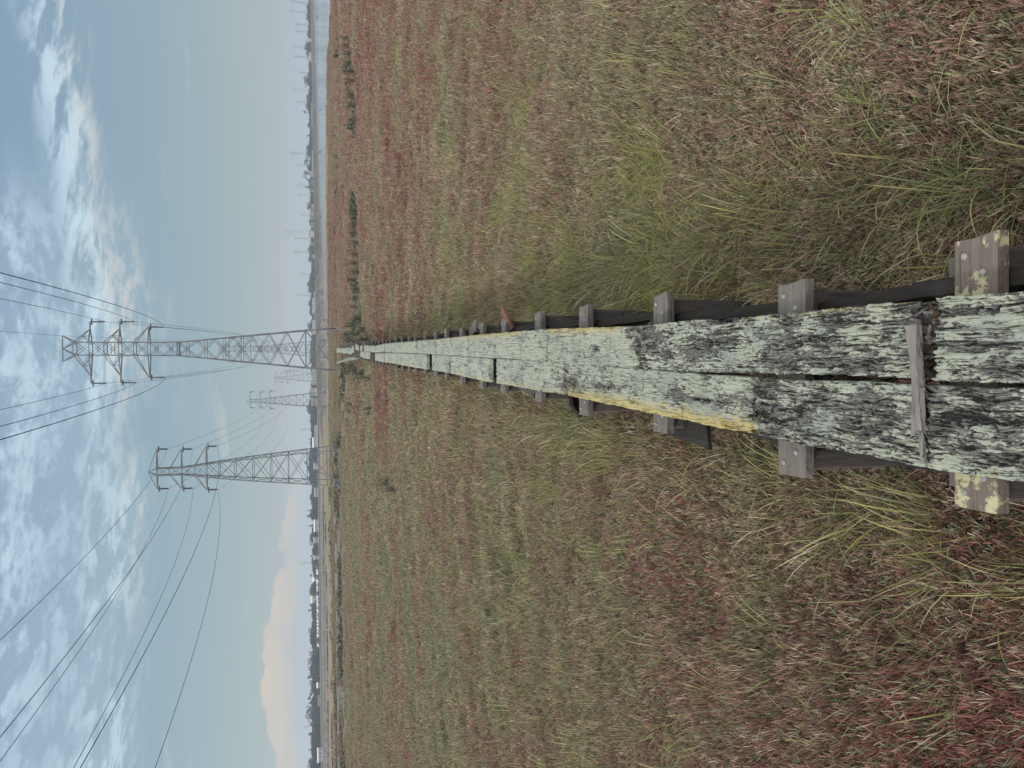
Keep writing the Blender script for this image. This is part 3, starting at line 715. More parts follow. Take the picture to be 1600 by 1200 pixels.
XBs = [XB] + [ony(480, yt, Y_)[0] for Y_, yt in ((174, 625), (288, 590), (390, 579))]
XAs = [X1, xl1(182), xl1(292)]

# ------------------------------------------------------------------ cables
def cable(name, anchors, sags, r_, label, group):
    mb = MB(); pts = []; rr_ = []
    for k in range(len(anchors)-1):
        a_ = np.array(anchors[k]); b_ = np.array(anchors[k+1]); n = 44 if k == 0 else 26
        for i in range(n+(k == len(anchors)-2)):
            t = i/n; p = a_+(b_-a_)*t; p[2] -= 4*sags[k]*t*(1-t); pts.append(p)
    mb.tube(pts, r_, 5)
    return tag(mb.build(name, M['wire'], None, smooth=True), label, 'cable', group)
SA = [3.6, 4.2, 4.75]; names = ['top', 'middle', 'lowest']
for k, (ex, z) in enumerate(armsA):
    s0 = SA[k//2]; side = 'right' if ex > 0 else 'left'
    anch = [(X1+ex*1.0, -38, z)] + [(x+ex, y, z) for x, y in zip(XAs, YA)]
    cable('power_cable', anch, [s0, 3.6, 3.6], .0145, f'dark cable on the {names[k//2]} arm of the tallest pylon, side toward picture '+('top' if ex > 0 else 'bottom'), 'cables of the line above the boardwalk')
cable('earth_wire', [(X1+1.12, -38, zt)] + [(x+1.12, y, zt) for x, y in zip(XAs, YA)], [1.6, 2.2, 2.2], .011, 'thin single wire from the horn on top of the tallest pylon', 'cables of the line above the boardwalk')
for k, (ex, z) in enumerate(armsB):
    anch = [(XB+.25+ex, -34, z)] + [(x+ex, y, z) for x, y in zip(XBs, YB)]
    cable('power_cable', anch, [3.6+.15*(k//2), 4.3, 4.3, 4.3], .011, f'thin cable on the {names[k//2]} arm of the shorter near pylon, side toward picture '+('top' if ex > 0 else 'bottom'), 'cables of the line left of the boardwalk')

# ------------------------------------------------------------------ far pylons over the skyline
def far_tower(kind, Hh, name='pylon'):
    mb = MB(); h = lambda z: np.interp(z, [0, Hh*.62, Hh], [Hh*.085, Hh*.022, Hh*.018])
    zz = np.linspace(0, Hh, 9); w_ = .17
    for sx in (-1, 1):
        for sy in (-1, 1):
            for a_, b_ in zip(zz[:-1], zz[1:]): mb.bar((sx*h(a_), sy*h(a_), a_), (sx*h(b_), sy*h(b_), b_), w_)
    for a_, b_ in zip(zz[:-1], zz[1:]):
        for sy in (-1, 1):
            mb.bar((-h(a_), sy*h(a_), a_), (h(b_), sy*h(b_), b_), w_*.6); mb.bar((h(a_), sy*h(a_), a_), (-h(b_), sy*h(b_), b_), w_*.6)
    ar = MB()
    for i, f_ in enumerate((.95, .83, .71)):
        L = Hh*(.13, .16, .13)[i]
        for s_ in (-1, 1):
            ar.bar((0, 0, Hh*f_), (s_*L, 0, Hh*f_), w_*1.1); ar.bar((s_*h(Hh*f_), 0, Hh*(f_+.05)), (s_*L, 0, Hh*f_), w_*.7); ar.bar((s_*L, 0, Hh*f_), (s_*L, 0, Hh*(f_-.05)), w_*.7)
    return mb, ar
fmesh = {}
far_spec = [(2, 455), (16.5, 452.5), (37.5, 461), (48.5, 462), (72, 457), (88, 459), (113, 467), (139, 455.5), (159, 462.5), (239, 453), (258, 461), (289, 464), (304, 466), (336, 470), (361.5, 445), (372, 460), (393, 458.5), (428, 469), (461, 464), (671, 469), (880, 470), (1136, 474)]
for k, (y, xt) in enumerate(far_spec):
    dd_ = 1150 if xt > 462 else 980; p = at(xt, y, dd_); Hh = p[2]
    mb, ar = far_tower(0, Hh); e = tag(empty('pylon', (p[0], p[1], 0)), None, 'pylon', 'faint pylons along the far skyline')
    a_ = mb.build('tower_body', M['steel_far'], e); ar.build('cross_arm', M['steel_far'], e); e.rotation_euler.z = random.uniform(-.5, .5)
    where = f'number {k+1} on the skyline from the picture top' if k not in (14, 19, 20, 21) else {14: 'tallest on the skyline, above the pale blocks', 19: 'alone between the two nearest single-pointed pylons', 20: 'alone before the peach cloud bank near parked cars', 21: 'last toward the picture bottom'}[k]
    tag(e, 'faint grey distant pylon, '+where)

# ------------------------------------------------------------------ trees and woodland on the far shore
prof = [(0,480),(5,480),(12,478),(28,477),(35,479),(45,480),(53,478.5),(62,479),(72,476),(83,477),(92,480),(108,480),(115,479.5),(120,478),(126,477),(138,481),(143,480),(152,478),(165,477),(182,480.6),(196,479.5),(204,484),(212,480),(220,481),(231,478.5),(240,478),(248,483),(262,478),(278,483),(281,479),(288,480),(298,481),(306,482.5),(320,480.5),(332,484),(345,480.5),(355,484),(370,483),(390,481),(404,481),(412,486),(420,484),(435,481),(443,479),(452,480.5),(462,482.5),(473,480.6),(490,481),(499,484),(503,483),(510,480),(520,483),(532,484),(540,482),(560,482.5),(590,484),(608,482.5),(628,481),(640,478.5),(650,482),(665,483),(680,484),(687,481.5),(697,483),(710,481),(723,479),(735,480),(750,480),(760,485.6),(778,483),(790,486),(805,481),(815,487.5),(838,483),(852,488),(870,485),(895,487),(905,490),(918,484),(925,483.5),(935,486),(954,485),(975,485.6),(993,482),(1000,482),(1010,486),(1020,487),(1028,483),(1036,486),(1043,483),(1051,482.5),(1062,487),(1074,484),(1083,488),(1091,485),(1100,484),(1110,486),(1115,485),(1122,484),(1130,487.5),(1147,484),(1158,487),(1167,485),(1172,484),(1182,487.5),(1192,483),(1200,482)]
py_ = np.array([p[0] for p in prof]); pxx = np.array([p[1] for p in prof])
def tdist(y): return float(np.interp(y, [0, 500, 600, 700, 1200], [760, 700, 640, 560, 470]))
def leafmesh(name, pts, size, mat, extra=None):
    pts = np.asarray(pts); n = len(pts); s = np.asarray(size)*np.ones(n)
    u_ = rng.normal(size=(n, 3)); u_ /= np.linalg.norm(u_, axis=1)[:, None]; v_ = rng.normal(size=(n, 3)); v_ -= (v_*u_).sum(1)[:, None]*u_; v_ /= np.linalg.norm(v_, axis=1)[:, None]
    V = np.empty((n, 3, 3)); V[:, 0] = pts-u_*s[:, None]; V[:, 1] = pts+u_*s[:, None]*.6+v_*s[:, None]*.8; V[:, 2] = pts+u_*s[:, None]*.6-v_*s[:, None]*.8
    r_ = np.repeat(rng.random(n), 3)
    return mesh(name, V.reshape(-1, 3), np.arange(3*n).reshape(-1, 3), mat, {'rnd': r_})
P = []; S = []
for y in np.arange(-60, 1262, .28):
    dd_ = tdist(y)+random.uniform(0, 30); xt = np.interp(y, py_, pxx) + 4.6+2.4*noise.noise(Vector((y*.11, 3, 0)))
    gap = 1.0
    for g0, g1 in ((456, 520), (575, 600), (606, 618), (676, 700), (812, 832)): 
        if g0 < y < g1: gap = .35
    z1 = at(xt, y, dd_)[2]; z1 = max(2.5, z1)
    for _ in range(int(30*gap)):
        t = random.random(); z = .4+(z1-.4)*t**.8
        if gap < 1 and z < z1*.55: continue
        q = at(495, y+random.uniform(-.6, .6), dd_+random.uniform(-3, 3)); P.append((q[0], q[1], z+random.uniform(-.3, .5)*(1+t))); S.append(random.uniform(.45, 1.0))
tag(link('far_woodland', leafmesh('far_woodland', P, S, M['leaf'])), 'hazy blue-grey belt of trees along the far shore', 'woodland', kind='stuff')
def crown_pts(kind, n, seed):
    r_ = np.random.default_rng(seed); P = []
    blobs = [(0, 0, .62, .36)] + [(r_.uniform(-.26, .26), r_.uniform(-.26, .26), r_.uniform(.42, .82), r_.uniform(.14, .24)) for _ in range(9)]
    if kind == 'tier': blobs = [(r_.uniform(-.05, .05), 0, z, .26*(1.02-z)+.02) for z in np.linspace(.16, .97, 14)]
    if kind == 'spread': blobs = [(r_.uniform(-.45, .45), r_.uniform(-.3, .3), r_.uniform(.62, .9), r_.uniform(.12, .2)) for _ in range(10)]
    if kind == 'tuft': blobs = [(r_.uniform(-.1, .1), r_.uniform(-.1, .1), r_.uniform(.78, .94), r_.uniform(.07, .13)) for _ in range(5)]
    w_ = np.array([b[3]**2 for b in blobs]); w_ /= w_.sum()
    for _ in range(n):
        b = blobs[r_.choice(len(blobs), p=w_)]; v = r_.normal(size=3); v /= np.linalg.norm(v); v *= b[3]*r_.uniform(.6, 1.05)
        P.append((b[0]+v[0], b[1]+v[1], max(.08, b[2]+v[2]*(.6 if kind == 'tier' else .85))))
    return P
protos = {}
for kind, n, sz in (('round', 620, .035), ('tier', 520, .03), ('spread', 460, .035), ('tuft', 200, .03)):
    for s_ in range(3 if kind == 'round' else 2):
        cm = leafmesh('crown', crown_pts(kind, n, s_*7+len(kind)), rng.uniform(sz*.7, sz*1.3, n), M['leaf'])
        mb = MB(); mb.tube([(0, 0, -.03), (.01, 0, .25), (0, .01, .55), (0, 0, .85 if kind != 'spread' else .7)], [.035, .026, .018, .006], 6)
        for k in range(5):
            a_ = k*1.3; mb.tube([(0, 0, .3+.08*k), (.12*math.cos(a_), .12*math.sin(a_), .45+.08*k)], [.012, .004], 4)
        protos[kind, s_] = (cm, mesh('trunk', mb.V, mb.F, M['bark']))
kn = {'round': ('round_tree', 'round-headed dark'), 'tier': ('conifer', 'narrow pointed dark'), 'spread': ('spreading_tree', 'flat-topped dark'), 'tuft': ('palm_like_tree', 'tall bare-stemmed tuft-headed')}
tr = [(12,478,'round'),(28,477,'round'),(43,480,'round'),(53,478.5,'round'),(62,479,'round'),(72,476,'spread'),(76,471.5,'tier'),(83,477,'round'),(115,480,'round'),(127,473.5,'round'),(152,477,'round'),(166,476,'round'),(175,473.5,'tuft'),(196,479.5,'round'),(212,479,'tuft'),(231,477.5,'round'),(240,477,'round'),(252,475,'spread'),(262,478,'round'),(271,474,'spread'),(281,478,'tuft'),(292,472.5,'tier'),(320,478.5,'spread'),(327,480,'tuft'),(345,479,'tier'),(390,480,'round'),(404,480.5,'round'),(443,478.5,'round'),(452,480,'round'),(473,480.6,'round'),(490,480.5,'tier'),(510,479,'round'),(540,481,'tier'),(563,482,'round'),(608,482,'tier'),(628,481,'round'),(640,477.5,'round'),(687,481,'tier'),(710,481,'tier'),(723,475.5,'tuft'),(735,477.5,'tier'),(750,479,'tier'),(778,483,'round'),(798,477,'tier'),(807,479,'tuft'),(822,478.5,'tier'),(838,483,'round'),(845,483.5,'spread'),(869,484,'tuft'),(899,484,'tuft'),(918,483,'round'),(928,482,'round'),(954,477,'tier'),(946,484,'tuft'),(993,481,'tier'),(1000,481,'tier'),(1013,483,'tier'),(1028,481.5,'tier'),(1043,482,'tier'),(1051,480.5,'tier'),(1058,480,'tuft'),(1074,483,'tier'),(1085,483,'tuft'),(1091,480.5,'tuft'),(1098,482,'tuft'),(1115,478,'spread'),(1122,480.5,'tier'),(1131,484,'tuft'),(1147,481,'tuft'),(1155,485,'round'),(1165,484,'round'),(1172,478.5,'tier'),(1180,486,'round'),(1192,481,'spread')]
cnt = {}
for i, (y, xt, kind) in enumerate(tr):
    dd_ = tdist(y)-6; p = at(xt, y, dd_); Hh = p[2]; cnt[kind] = cnt.get(kind, 0)+1
    e = empty(kn[kind][0], (p[0], p[1], 0)); s_ = i % (3 if kind == 'round' else 2)
    wd = Hh*{'round': 1.1, 'tier': .75, 'spread': .9, 'tuft': .8}[kind]*random.uniform(.85, 1.2); e.scale = (wd, wd, Hh); e.rotation_euler.z = random.uniform(0, 6)
    for me, nm in zip(protos[kind, s_], ('crown', 'trunk')): link(nm, me, e)
    side = 'across the water' if y < 600 else 'beyond the marsh'
    tag(e, f'{kn[kind][1]} tree {side}, number {cnt[kind]} of its shape from picture top', 'tree', 'trees standing out of the far shore belt')

# ------------------------------------------------------------------ buildings on the far shore
def building(y0, y1, xt, xb, dist, wall, roof, label, gable=False, nwin=6, rows=1, name='building'):
    """y0..y1 along the skyline, xt top, xb base in the photograph"""
    p0 = at(xb, y1, dist); p1 = at(xb, y0, dist); zt_ = at(xt, (y0+y1)/2, dist)[2]
    c = (p0+p1)/2; w_ = np.linalg.norm((p1-p0)[:2]); Hh = max(2.2, zt_); th = math.atan2(p1[1]-p0[1], p1[0]-p0[0])
    e = tag(empty(name, (c[0], c[1], 0)), label, 'building'); e.rotation_euler.z = th
    dp = max(5, min(14, w_*.5)); mb = MB(); mb.box(-w_/2, w_/2, 0, dp, -.2, Hh*.94); mb.build('wall', M[wall], e)
    mb = MB()
    if gable:
        V = [(-w_/2-.3, -.4, Hh*.9), (w_/2+.3, -.4, Hh*.9), (w_/2+.3, dp+.4, Hh*.9), (-w_/2-.3, dp+.4, Hh*.9), (-w_/2-.3, dp/2, Hh*1.22), (w_/2+.3, dp/2, Hh*1.22)]
        link('roof', mesh('roof', V, [(0, 1, 5, 4), (2, 3, 4, 5), (0, 4, 3), (1, 2, 5), (3, 2, 1, 0)], M[roof]), e)
    else: mb.box(-w_/2-.25, w_/2+.25, -.3, dp+.3, Hh*.943, Hh); mb.build('roof', M[roof], e)
    for r_ in range(rows):
        for k in range(nwin):
            x = -w_/2+w_*(k+.5)/nwin; z0 = Hh*.94*(r_+.35)/rows; mb = MB(); ww = w_/nwin*.28
            mb.box(x-ww, x+ww, -.05, .06, z0, z0+Hh*.94/rows*.38); mb.build('window', M['glass'], e)
    return e
B = building
B(60, 66, 478.5, 486, 735, 'white', 'roof', 'small pale house among the round trees nearest the top edge of the picture', True, 3)
B(82, 96, 482.5, 487, 730, 'white', 'roof', 'low white shed at the water edge below the pointed tree')
B(160, 198, 486.5, 489, 700, 'cream', 'roof', 'long low cream wall-like shed under the big dark trees across the water', False, 12)
B(235, 275, 488, 490.5, 690, 'cream', 'roof', 'long low cream shed next to the flat-topped trees across the water', False, 12)
for k, (y0, y1, xt) in enumerate([(268, 276, 482), (282, 289, 484), (290, 300, 484), (318, 328, 484.5), (330, 343, 482.5), (345, 357, 484), (360, 372, 482), (374, 384, 483), (386, 396, 484), (398, 407, 485)]):
    B(y0, y1, xt+1.6, 492, 722-k, 'tan' if k % 3 else 'cream', 'roof', 'pale hazy apartment block in the close row across the water', False, 3, 3)['group'] = 'pale apartment blocks across the water'
B(466, 490, 487.5, 491.5, 620, 'white', 'roof', 'bright white shed between dark trees, farther from the tallest pylon', False, 6)
B(500, 522, 488, 493, 615, 'white', 'white', 'bright white long shed touching the leg of the tallest pylon', False, 5)
B(575, 601, 487.5, 490.5, 600, 'cream', 'roof', 'pale low building seen between the tallest pylon and the next tower', False, 6)
B(606, 618, 487, 491, 600, 'cream', 'redroof', 'cream building with rusty roof beside the small pylon', True, 4)
B(622, 634, 488, 493, 560, 'tan', 'redroof', 'low reddish roofed house behind the small single-pointed pylon', True, 3)
B(664, 700, 491, 493.5, 540, 'white', 'roof', 'long thin white shed between the two single-pointed pylons', False, 10)
B(684, 700, 489.5, 494, 545, 'tan', 'white', 'house with a broad white roof next to the near pylon', True, 3)
B(724, 733, 491, 497, 530, 'white', 'roof', 'white gabled house seen through the legs of the shorter near pylon', True, 3)
B(762, 776, 492, 495, 520, 'cream', 'roof', 'cream low house just past the shorter near pylon', True, 3)
B(812, 830, 491.5, 497.5, 510, 'white', 'white', 'white long house with double roof on the far marsh edge', True, 5)
B(840, 848, 491, 495, 505, 'cream', 'roof', 'small gabled house between spreading trees', True, 2)
B(868, 874, 491, 496, 500, 'white', 'roof', 'small white house with two bright windows in dark trees', True, 2)
B(903, 908, 490, 495, 500, 'white', 'white', 'narrow white gable above the parked cars', True, 2)
B(931, 941, 487, 493, 500, 'white', 'cream', 'sunlit white house rising behind the parked cars', True, 2)
B(981, 988, 485, 491, 560, 'cream', 'redroof', 'peach house with reddish roof over the tree tops', True, 2)
for k, (y0, y1, xt, lb) in enumerate([(1017, 1024, 483, 'glowing cream flat block behind tree tops, first of the lit group'), (1028, 1038, 480.5, 'tallest sunlit peach block on the skyline'), (1040, 1047, 481.5, 'sunlit peach block just beside the tallest lit one'), (1062, 1070, 483, 'small sunlit peach block farther along the tree tops'), (1078, 1084, 484, 'low sunlit peach block before the tuft-headed trees'), (1150, 1158, 485, 'last sunlit cream block toward the bottom edge of the picture')]):
    B(y0, y1, xt, 492, 640, 'cream', 'cream', lb, False, 3, 3)
B(1066, 1074, 499, 503, 455, 'white', 'white', 'small white shed at the marsh edge under dark trees', True, 2)
B(1086, 1103, 501, 504.5, 450, 'cream', 'roof', 'long pale shed at the marsh edge in front of dark trees', False, 5)
B(1168, 1190, 499.5, 505, 440, 'white', 'white', 'white building nearest the bottom edge of the picture at the marsh edge', True, 4)
# cars parked along the far road
cb_ = MB()
sec = [(-2.1, .35), (-2.1, .85), (-1.5, .95), (-1.0, 1.45), (.6, 1.45), (1.2, .98), (2.05, .85), (2.1, .35)]
V = []; 
for sy in (-.85, .85): V += [(x, sy*(1 if z < 1.2 else .8), z) for x, z in sec]
n = len(sec); Fc = [tuple(range(n)), tuple(range(2*n-1, n-1, -1))] + [(k, k+n, (k+1) % n+n, (k+1) % n) for k in range(n)]
bodym = mesh('body', V, Fc, M['carw']); wm_ = MB()
for x in (-1.3, 1.3): wm_.tube([(x, -.9, .33), (x, .9, .33)], .33, 10)
gm = MB(); gm.box(-.9, .5, -.80, .80, 1.02, 1.36)
wheelm = mesh('wheels', wm_.V, wm_.F, M['tyre']); glm = mesh('windows', gm.V, gm.F, M['glass'])
carmats = [M['carw'], M['carw'], flat_mat('car_silver', (.42, .43, .45), .35, .05, 1, .5), flat_mat('car_dark', (.05, .05, .07), .35, .05, 1, .5)]
bodies = []
for cm in carmats: bm_ = bodym.copy(); bm_.materials.clear(); bm_.materials.append(cm); bodies.append(bm_)
cl_ = ['white', 'white', 'silver', 'dark']
y = 878
for k in range(24):
    y += random.choice((4.6, 5.0, 5.2, 6.5, 9)); p = at(499, y, 449+random.uniform(-2, 2)); j = random.choice((0, 1, 0, 2, 3))
    e = tag(empty('parked_car', (p[0], p[1], 0.75)), f'small {cl_[j]} car parked end-on in the long row below dark far trees', 'car', f'{cl_[j]} cars parked along the far road'); e.rotation_euler.z = 1.57-az(y)*-1+random.uniform(-.1, .1)
    link('body', bodies[j], e); link('wheel', wheelm, e); link('window', glm, e)
rd = MB(); a0_, a1_ = az(1260), az(650)
Vr = []; Fr = []
for k in range(41):
    t = a0_+(a1_-a0_)*k/40
    Vr += [(441*math.sin(t), 441*math.cos(t), .3), (446*math.sin(t), 446*math.cos(t), .74), (458*math.sin(t), 458*math.cos(t), .74), (466*math.sin(t), 466*math.cos(t), .0)]
    if k: i = 4*k; Fr += [(i-4+j, i-3+j, i+1+j, i+j) for j in range(3)]
tag(link('far_road', mesh('far_road', Vr, Fr, flat_mat('far_road', (.13, .12, .11), .9))), kind='structure')

# ------------------------------------------------------------------ ducks on the water, birds
def bird(p, s_, name, label, cat, grp, fly=False):
    mb = MB(); mb.tube([(-.28, 0, .10), (-.18, 0, .13), (0, 0, .12), (.14, 0, .12), (.2, 0, .2), (.22, 0, .3), (.27, 0, .33), (.31, 0, .31), (.38, 0, .30)], [.01, .07, .11, .09, .05, .04, .055, .04, .012], 8)
    o = mb.build(name, M['bird'], None, p, True); o.scale = (s_,)*3; o.rotation_euler.z = random.uniform(0, 6)
    return tag(o, label, cat, grp)
for k, (x, y) in enumerate([(496, 13), (496, 29), (495.5, 26), (496.5, 99), (497.5, 119), (500.5, 172), (501.3, 236), (500, 238), (501, 338), (501.5, 340), (503, 456), (503.5, 460), (504, 472), (507, 500)]):
    if k in (2, 7, 9): pass
    p = onz(x, y, -.16); bird((p[0], p[1], -.18), 1.2, 'duck', 'tiny dark duck floating far out on the pale water', 'duck', 'ducks scattered on the water')

# ------------------------------------------------------------------ shrubs (gumplant) in the marsh
shp = []
for s_ in range(4):
    r_ = np.random.default_rng(50+s_); P = []
    for _ in range(1500):
        a_ = r_.uniform(0, 6.28); rr = r_.random()**.5*.5; hh = (1-(rr/.52)**2)*(.6+.5*noise.noise(Vector((math.cos(a_)*2, math.sin(a_)*2, s_+rr*3))))
        P.append((math.cos(a_)*rr, math.sin(a_)*rr, max(0.02, hh*r_.uniform(.35, 1.05))))
    lf = leafmesh('foliage', P, r_.uniform(.012, .028, 1500), M['shrub'])
    mb = MB()
    for k in range(26):
        a_ = r_.uniform(0, 6.28); L = r_.uniform(.5, 1.15); l_ = r_.uniform(.1, .6)
        mb.tube([(0, 0, 0), (math.cos(a_)*l_*.4, math.sin(a_)*l_*.4, L*.5), (math.cos(a_)*l_, math.sin(a_)*l_, L)], [.012, .008, .003], 4)
    shp.append((lf, mesh('stems', mb.V, mb.F, M['shrub'])))
def shrub(x, y, wpx, label, hz=.55, n=None):
    p = onz(x, y, .1); dist = np.linalg.norm(p-CAM); s_ = wpx/F_PX*dist
    e = empty('shrub', (p[0], p[1], 0.02)); e.scale = (s_, s_, max(hz, s_*.4)); e.rotation_euler.z = random.uniform(0, 6)
    k = random.randrange(4); link('foliage', shp[k][0], e); link('stem', shp[k][1], e)
    tag(e, label, 'shrub', 'dark shrubs scattered in the marsh')
for i, (x, y, w_) in enumerate([(578, 514, 26), (566, 498, 24), (568, 522, 18), (558, 508, 20), (556, 530, 14), (548, 522, 16), (578, 530, 10)]):
    shrub(x, y, w_, f'bushy dark shrub above the far boardwalk end, number {i+1} of that thicket', .8)
for i, (x, y, w_) in enumerate([(552, 572, 14), (560, 578, 16), (571, 584, 18), (584, 590, 16), (548, 582, 12)]):
    shrub(x, y, w_, f'low grey-green shrub below the far boardwalk end, number {i+1} of that clump', .7)
for i, (x, y, w_) in enumerate([(564, 480, 12), (563, 466, 13), (563, 453, 12), (563, 425, 18), (562, 412, 16), (563, 398, 15), (563, 380, 12), (562, 364, 14), (561, 352, 13), (561, 330, 16), (559, 438, 14)]):
    shrub(x, y, w_, f'dark shrub in the straight row at mid marsh, number {i+1} from the boardwalk', .75)
for i, (x, y, w_) in enumerate([(552, 85, 16), (553, 98, 18), (556, 112, 18), (557, 128, 14), (558, 150, 20), (560, 165, 16), (549, 72, 12), (546, 60, 10)]):
    shrub(x, y, w_, f'twiggy grey-brown shrub near the creek bend, number {i+1} of the drift', .8)
for i, (x, y, w_) in enumerate([(528, 200, 9), (527, 212, 8), (528, 245, 10), (529, 262, 12), (529, 285, 12), (517, 350, 5), (518, 400, 5), (545, 494, 9)]):
    shrub(x, y, w_, f'small dark shrub on the bank before the water, number {i+1} from picture top', .5)
for x, y, w_, lb, hz in [(612, 754, 32, 'dark green shrub alone at mid marsh in front of the shorter near pylon', .6), (620, 764, 20, 'smaller dark shrub touching the one before the shorter near pylon', .5), (586, 638, 14, 'rounded dark shrub alone between boardwalk and shorter near pylon', .6), (582, 646, 12, 'second shrub beside the rounded dark one', .5), (550, 640, 18, 'broad dark shrub nearer the shorter pylon base', .6), (552, 632, 14, 'dark shrub against the broad one nearer the shorter pylon base', .6), (568, 628, 8, 'tiny dark shrub between the broad one and the rounded one', .4), (586, 720, 6, 'tiny lone dark tuft in the straw coloured marsh', .3)]:
    shrub(x, y, w_, lb, hz)
# dark ragged creek banks far off on the left and right: many low tufts nobody could count
P = []; S = []
def bank(pts, n, th=.5, h=.35, s0=.10):
    W_ = [onz(x, y, 0)[:2] for x, y in pts]
    for _ in range(n):
        k = random.randrange(len(W_)-1); t = random.random(); q = W_[k]*(1-t)+W_[k+1]*t; dist = math.hypot(q[0], q[1])
        if noise.noise(Vector((q[0]*.25, q[1]*.08, 2)))+.35*(random.random()-.5) < -.12: continue
        rr = 1+random.gauss(0, th)*.01
        if random.random() > 1.6*(noise.noise(Vector((q[0]*.6*rr, q[1]*.3, 7)))+.45): continue
        P.append((q[0]*rr, q[1]*rr, random.random()**1.5*h*(.5+1.1*abs(noise.noise(Vector((q[0]*.8, q[1]*.3, 3))))))); S.append(random.uniform(.4, 1.3)*s0)
bank([(527, 690), (528, 760), (532, 860), (535, 980), (537, 1090), (541, 1230)], 9000, 1.6, .45, .12)
bank([(519, 760), (520, 830), (521, 900), (523, 1000), (526, 1100), (528, 1230)], 5000, 1.2, .35, .14)
bank([(509, 800), (511, 900), (513, 1050), (514, 1230)], 3500, 1.0, .35, .16)
bank([(505.5, 760), (506.5, 900), (508.5, 1230)], 3000, .6, .3, .18)
bank([(516, 740), (516, 900), (519, 1080), (521, 1230)], 3500, .9, .3, .13)
bank([(531, 720), (533, 1000), (536, 1230)], 4000, 2.2, .35, .10)
bank([(530, 120), (528, 200), (529, 300), (528, 400), (529, 500)], 5000, 1.5, .3, .11)
bank([(537, -20), (532, 30), (533, 60), (530, 90)], 3500, 2.2, .45, .13)
bank([(541, 560), (536, 620), (533, 700)], 3500, 3.0, .4, .11)
bank([(560, 300), (562, 350), (563, 420), (563, 480)], 9000, 1.3, .65, .06)
bank([(545, 100), (553, 150), (558, 190), (560, 215)], 3500, 3.5, .5, .07)
bank([(556, 500), (556, 535)], 2500, 8, .6, .06)
bank([(552, 566), (560, 600)], 1500, 8, .5, .06)
bank([(517, 330), (518, 420), (519, 520)], 1200, 1.5, .25, .11)
tag(link('creek_bank_growth', leafmesh('creek_bank_growth', P, S, M['shrub'])), 'dark ragged low growth along the far creek banks', 'bank growth', kind='stuff')

# ------------------------------------------------------------------ marsh plants: clump meshes scattered by geometry nodes
def ribbon_clump(specs):
    """specs: list of (points, widths, rnd) -> one mesh of tapering ribbons"""
    V = []; F = []; rn = []; tt = []
    for pts, wd, r_ in specs:
        pts = np.asarray(pts); n = len(pts); i0 = len(V)
        d_ = pts[-1]-pts[0]; s_ = np.cross(d_, rng.normal(size=3)); s_ /= np.linalg.norm(s_)+1e-9
        for k in range(n):
            V.append(pts[k]-s_*wd[k]/2); V.append(pts[k]+s_*wd[k]/2); rn += [r_, r_]; tt += [k/(n-1)]*2
        for k in range(n-1): F.append((i0+2*k, i0+2*k+1, i0+2*k+3, i0+2*k+2))
    return np.array(V), np.array(F), rn, tt
def pickle_clump(n=240, R_=.19, h0=.08, h1=.21, wd=.0044, br=8, lean=.38, seg=3):
    sp = []
    for _ in range(n):
        a_ = random.uniform(0, 6.28); rr = R_*random.random()**.5; b = np.array((math.cos(a_)*rr, math.sin(a_)*rr, -.02)); h = random.uniform(h0, h1)*(1-.35*(rr/R_)**2)
        l = np.array((random.gauss(0, lean), random.gauss(0, lean), 1.0)); l /= np.linalg.norm(l); r_ = random.random()
        k1 = np.array((random.gauss(0, .2), random.gauss(0, .2), 0))*h
        pts = [b + l*h*t + k1*t*(1-t) for t in np.linspace(0, 1, seg+1)]
        sp.append((pts, [wd*.8, wd, wd*.9, wd*.45][:seg+1], r_))
        for _b in range(br):
            t = random.uniform(.3, .92); q = b + l*h*t + k1*t*(1-t); dv = l*.8+np.array((random.gauss(0, .55), random.gauss(0, .55), .35)); dv /= np.linalg.norm(dv); L = h*random.uniform(.12, .28)
            sp.append(([q, q+dv*L*.5, q+(dv+np.array((0, 0, .25)))*L], [wd*.7, wd*.9, wd*.4], r_))
    return sp
def grass_clump(n=42, R_=.05, l0=.22, l1=.48, wd=.0062, bend=.5, dirn=None, spread=.35, dead=.15):
    sp = []
    for _ in range(n):
        a_ = random.uniform(0, 6.28); rr = R_*random.random()**.5; b = np.array((math.cos(a_)*rr, math.sin(a_)*rr, -.02)); L = random.uniform(l0, l1)
        out = np.array((math.cos(a_), math.sin(a_), 0))*random.uniform(0, spread)
        if dirn is not None: out = out*.7+np.array(dirn)*random.uniform(.3, 1.0)
        v = np.array((0, 0, 1.))+out; v /= np.linalg.norm(v); pts = [b]; g_ = random.uniform(.2, 1.4)*bend
        for k in range(6):
            pts.append(pts[-1]+v*L/6); v = v+np.array((out[0]*.5, out[1]*.5, -g_*.28)); v /= np.linalg.norm(v)
        r_ = random.random()*.74 if random.random() > dead else random.uniform(.76, 1); w_ = wd*random.uniform(.6, 1.3)
        sp.append((pts, [w_*.6, w_, w_, w_*.9, w_*.7, w_*.42, w_*.08], r_))
    return sp
def mat_clump(n=170, R_=.22, wd=.0036):
    sp = []
    for _ in range(n):
        a_ = random.uniform(0, 6.28); rr = R_*random.random()**.5; b = np.array((math.cos(a_)*rr, math.sin(a_)*rr, 0.0)); L = random.uniform(.12, .30)
        f_ = random.uniform(0, 6.28); v = np.array((math.cos(f_), math.sin(f_), random.uniform(.3, 1.8))); v /= np.linalg.norm(v); pts = [b]; g_ = random.uniform(.2, 1.2)
        for k in range(5):
            pts.append(pts[-1]+v*L/5); v = v+np.array((random.gauss(0, .15), random.gauss(0, .15), -g_*.25)); v /= np.linalg.norm(v)
            if pts[-1][2] < .02: pts[-1][2] = .02
        sp.append((pts, [wd*.6, wd, wd, wd*.8, wd*.5, wd*.1], random.random()*(1 if random.random() < .3 else .7)))
    return sp
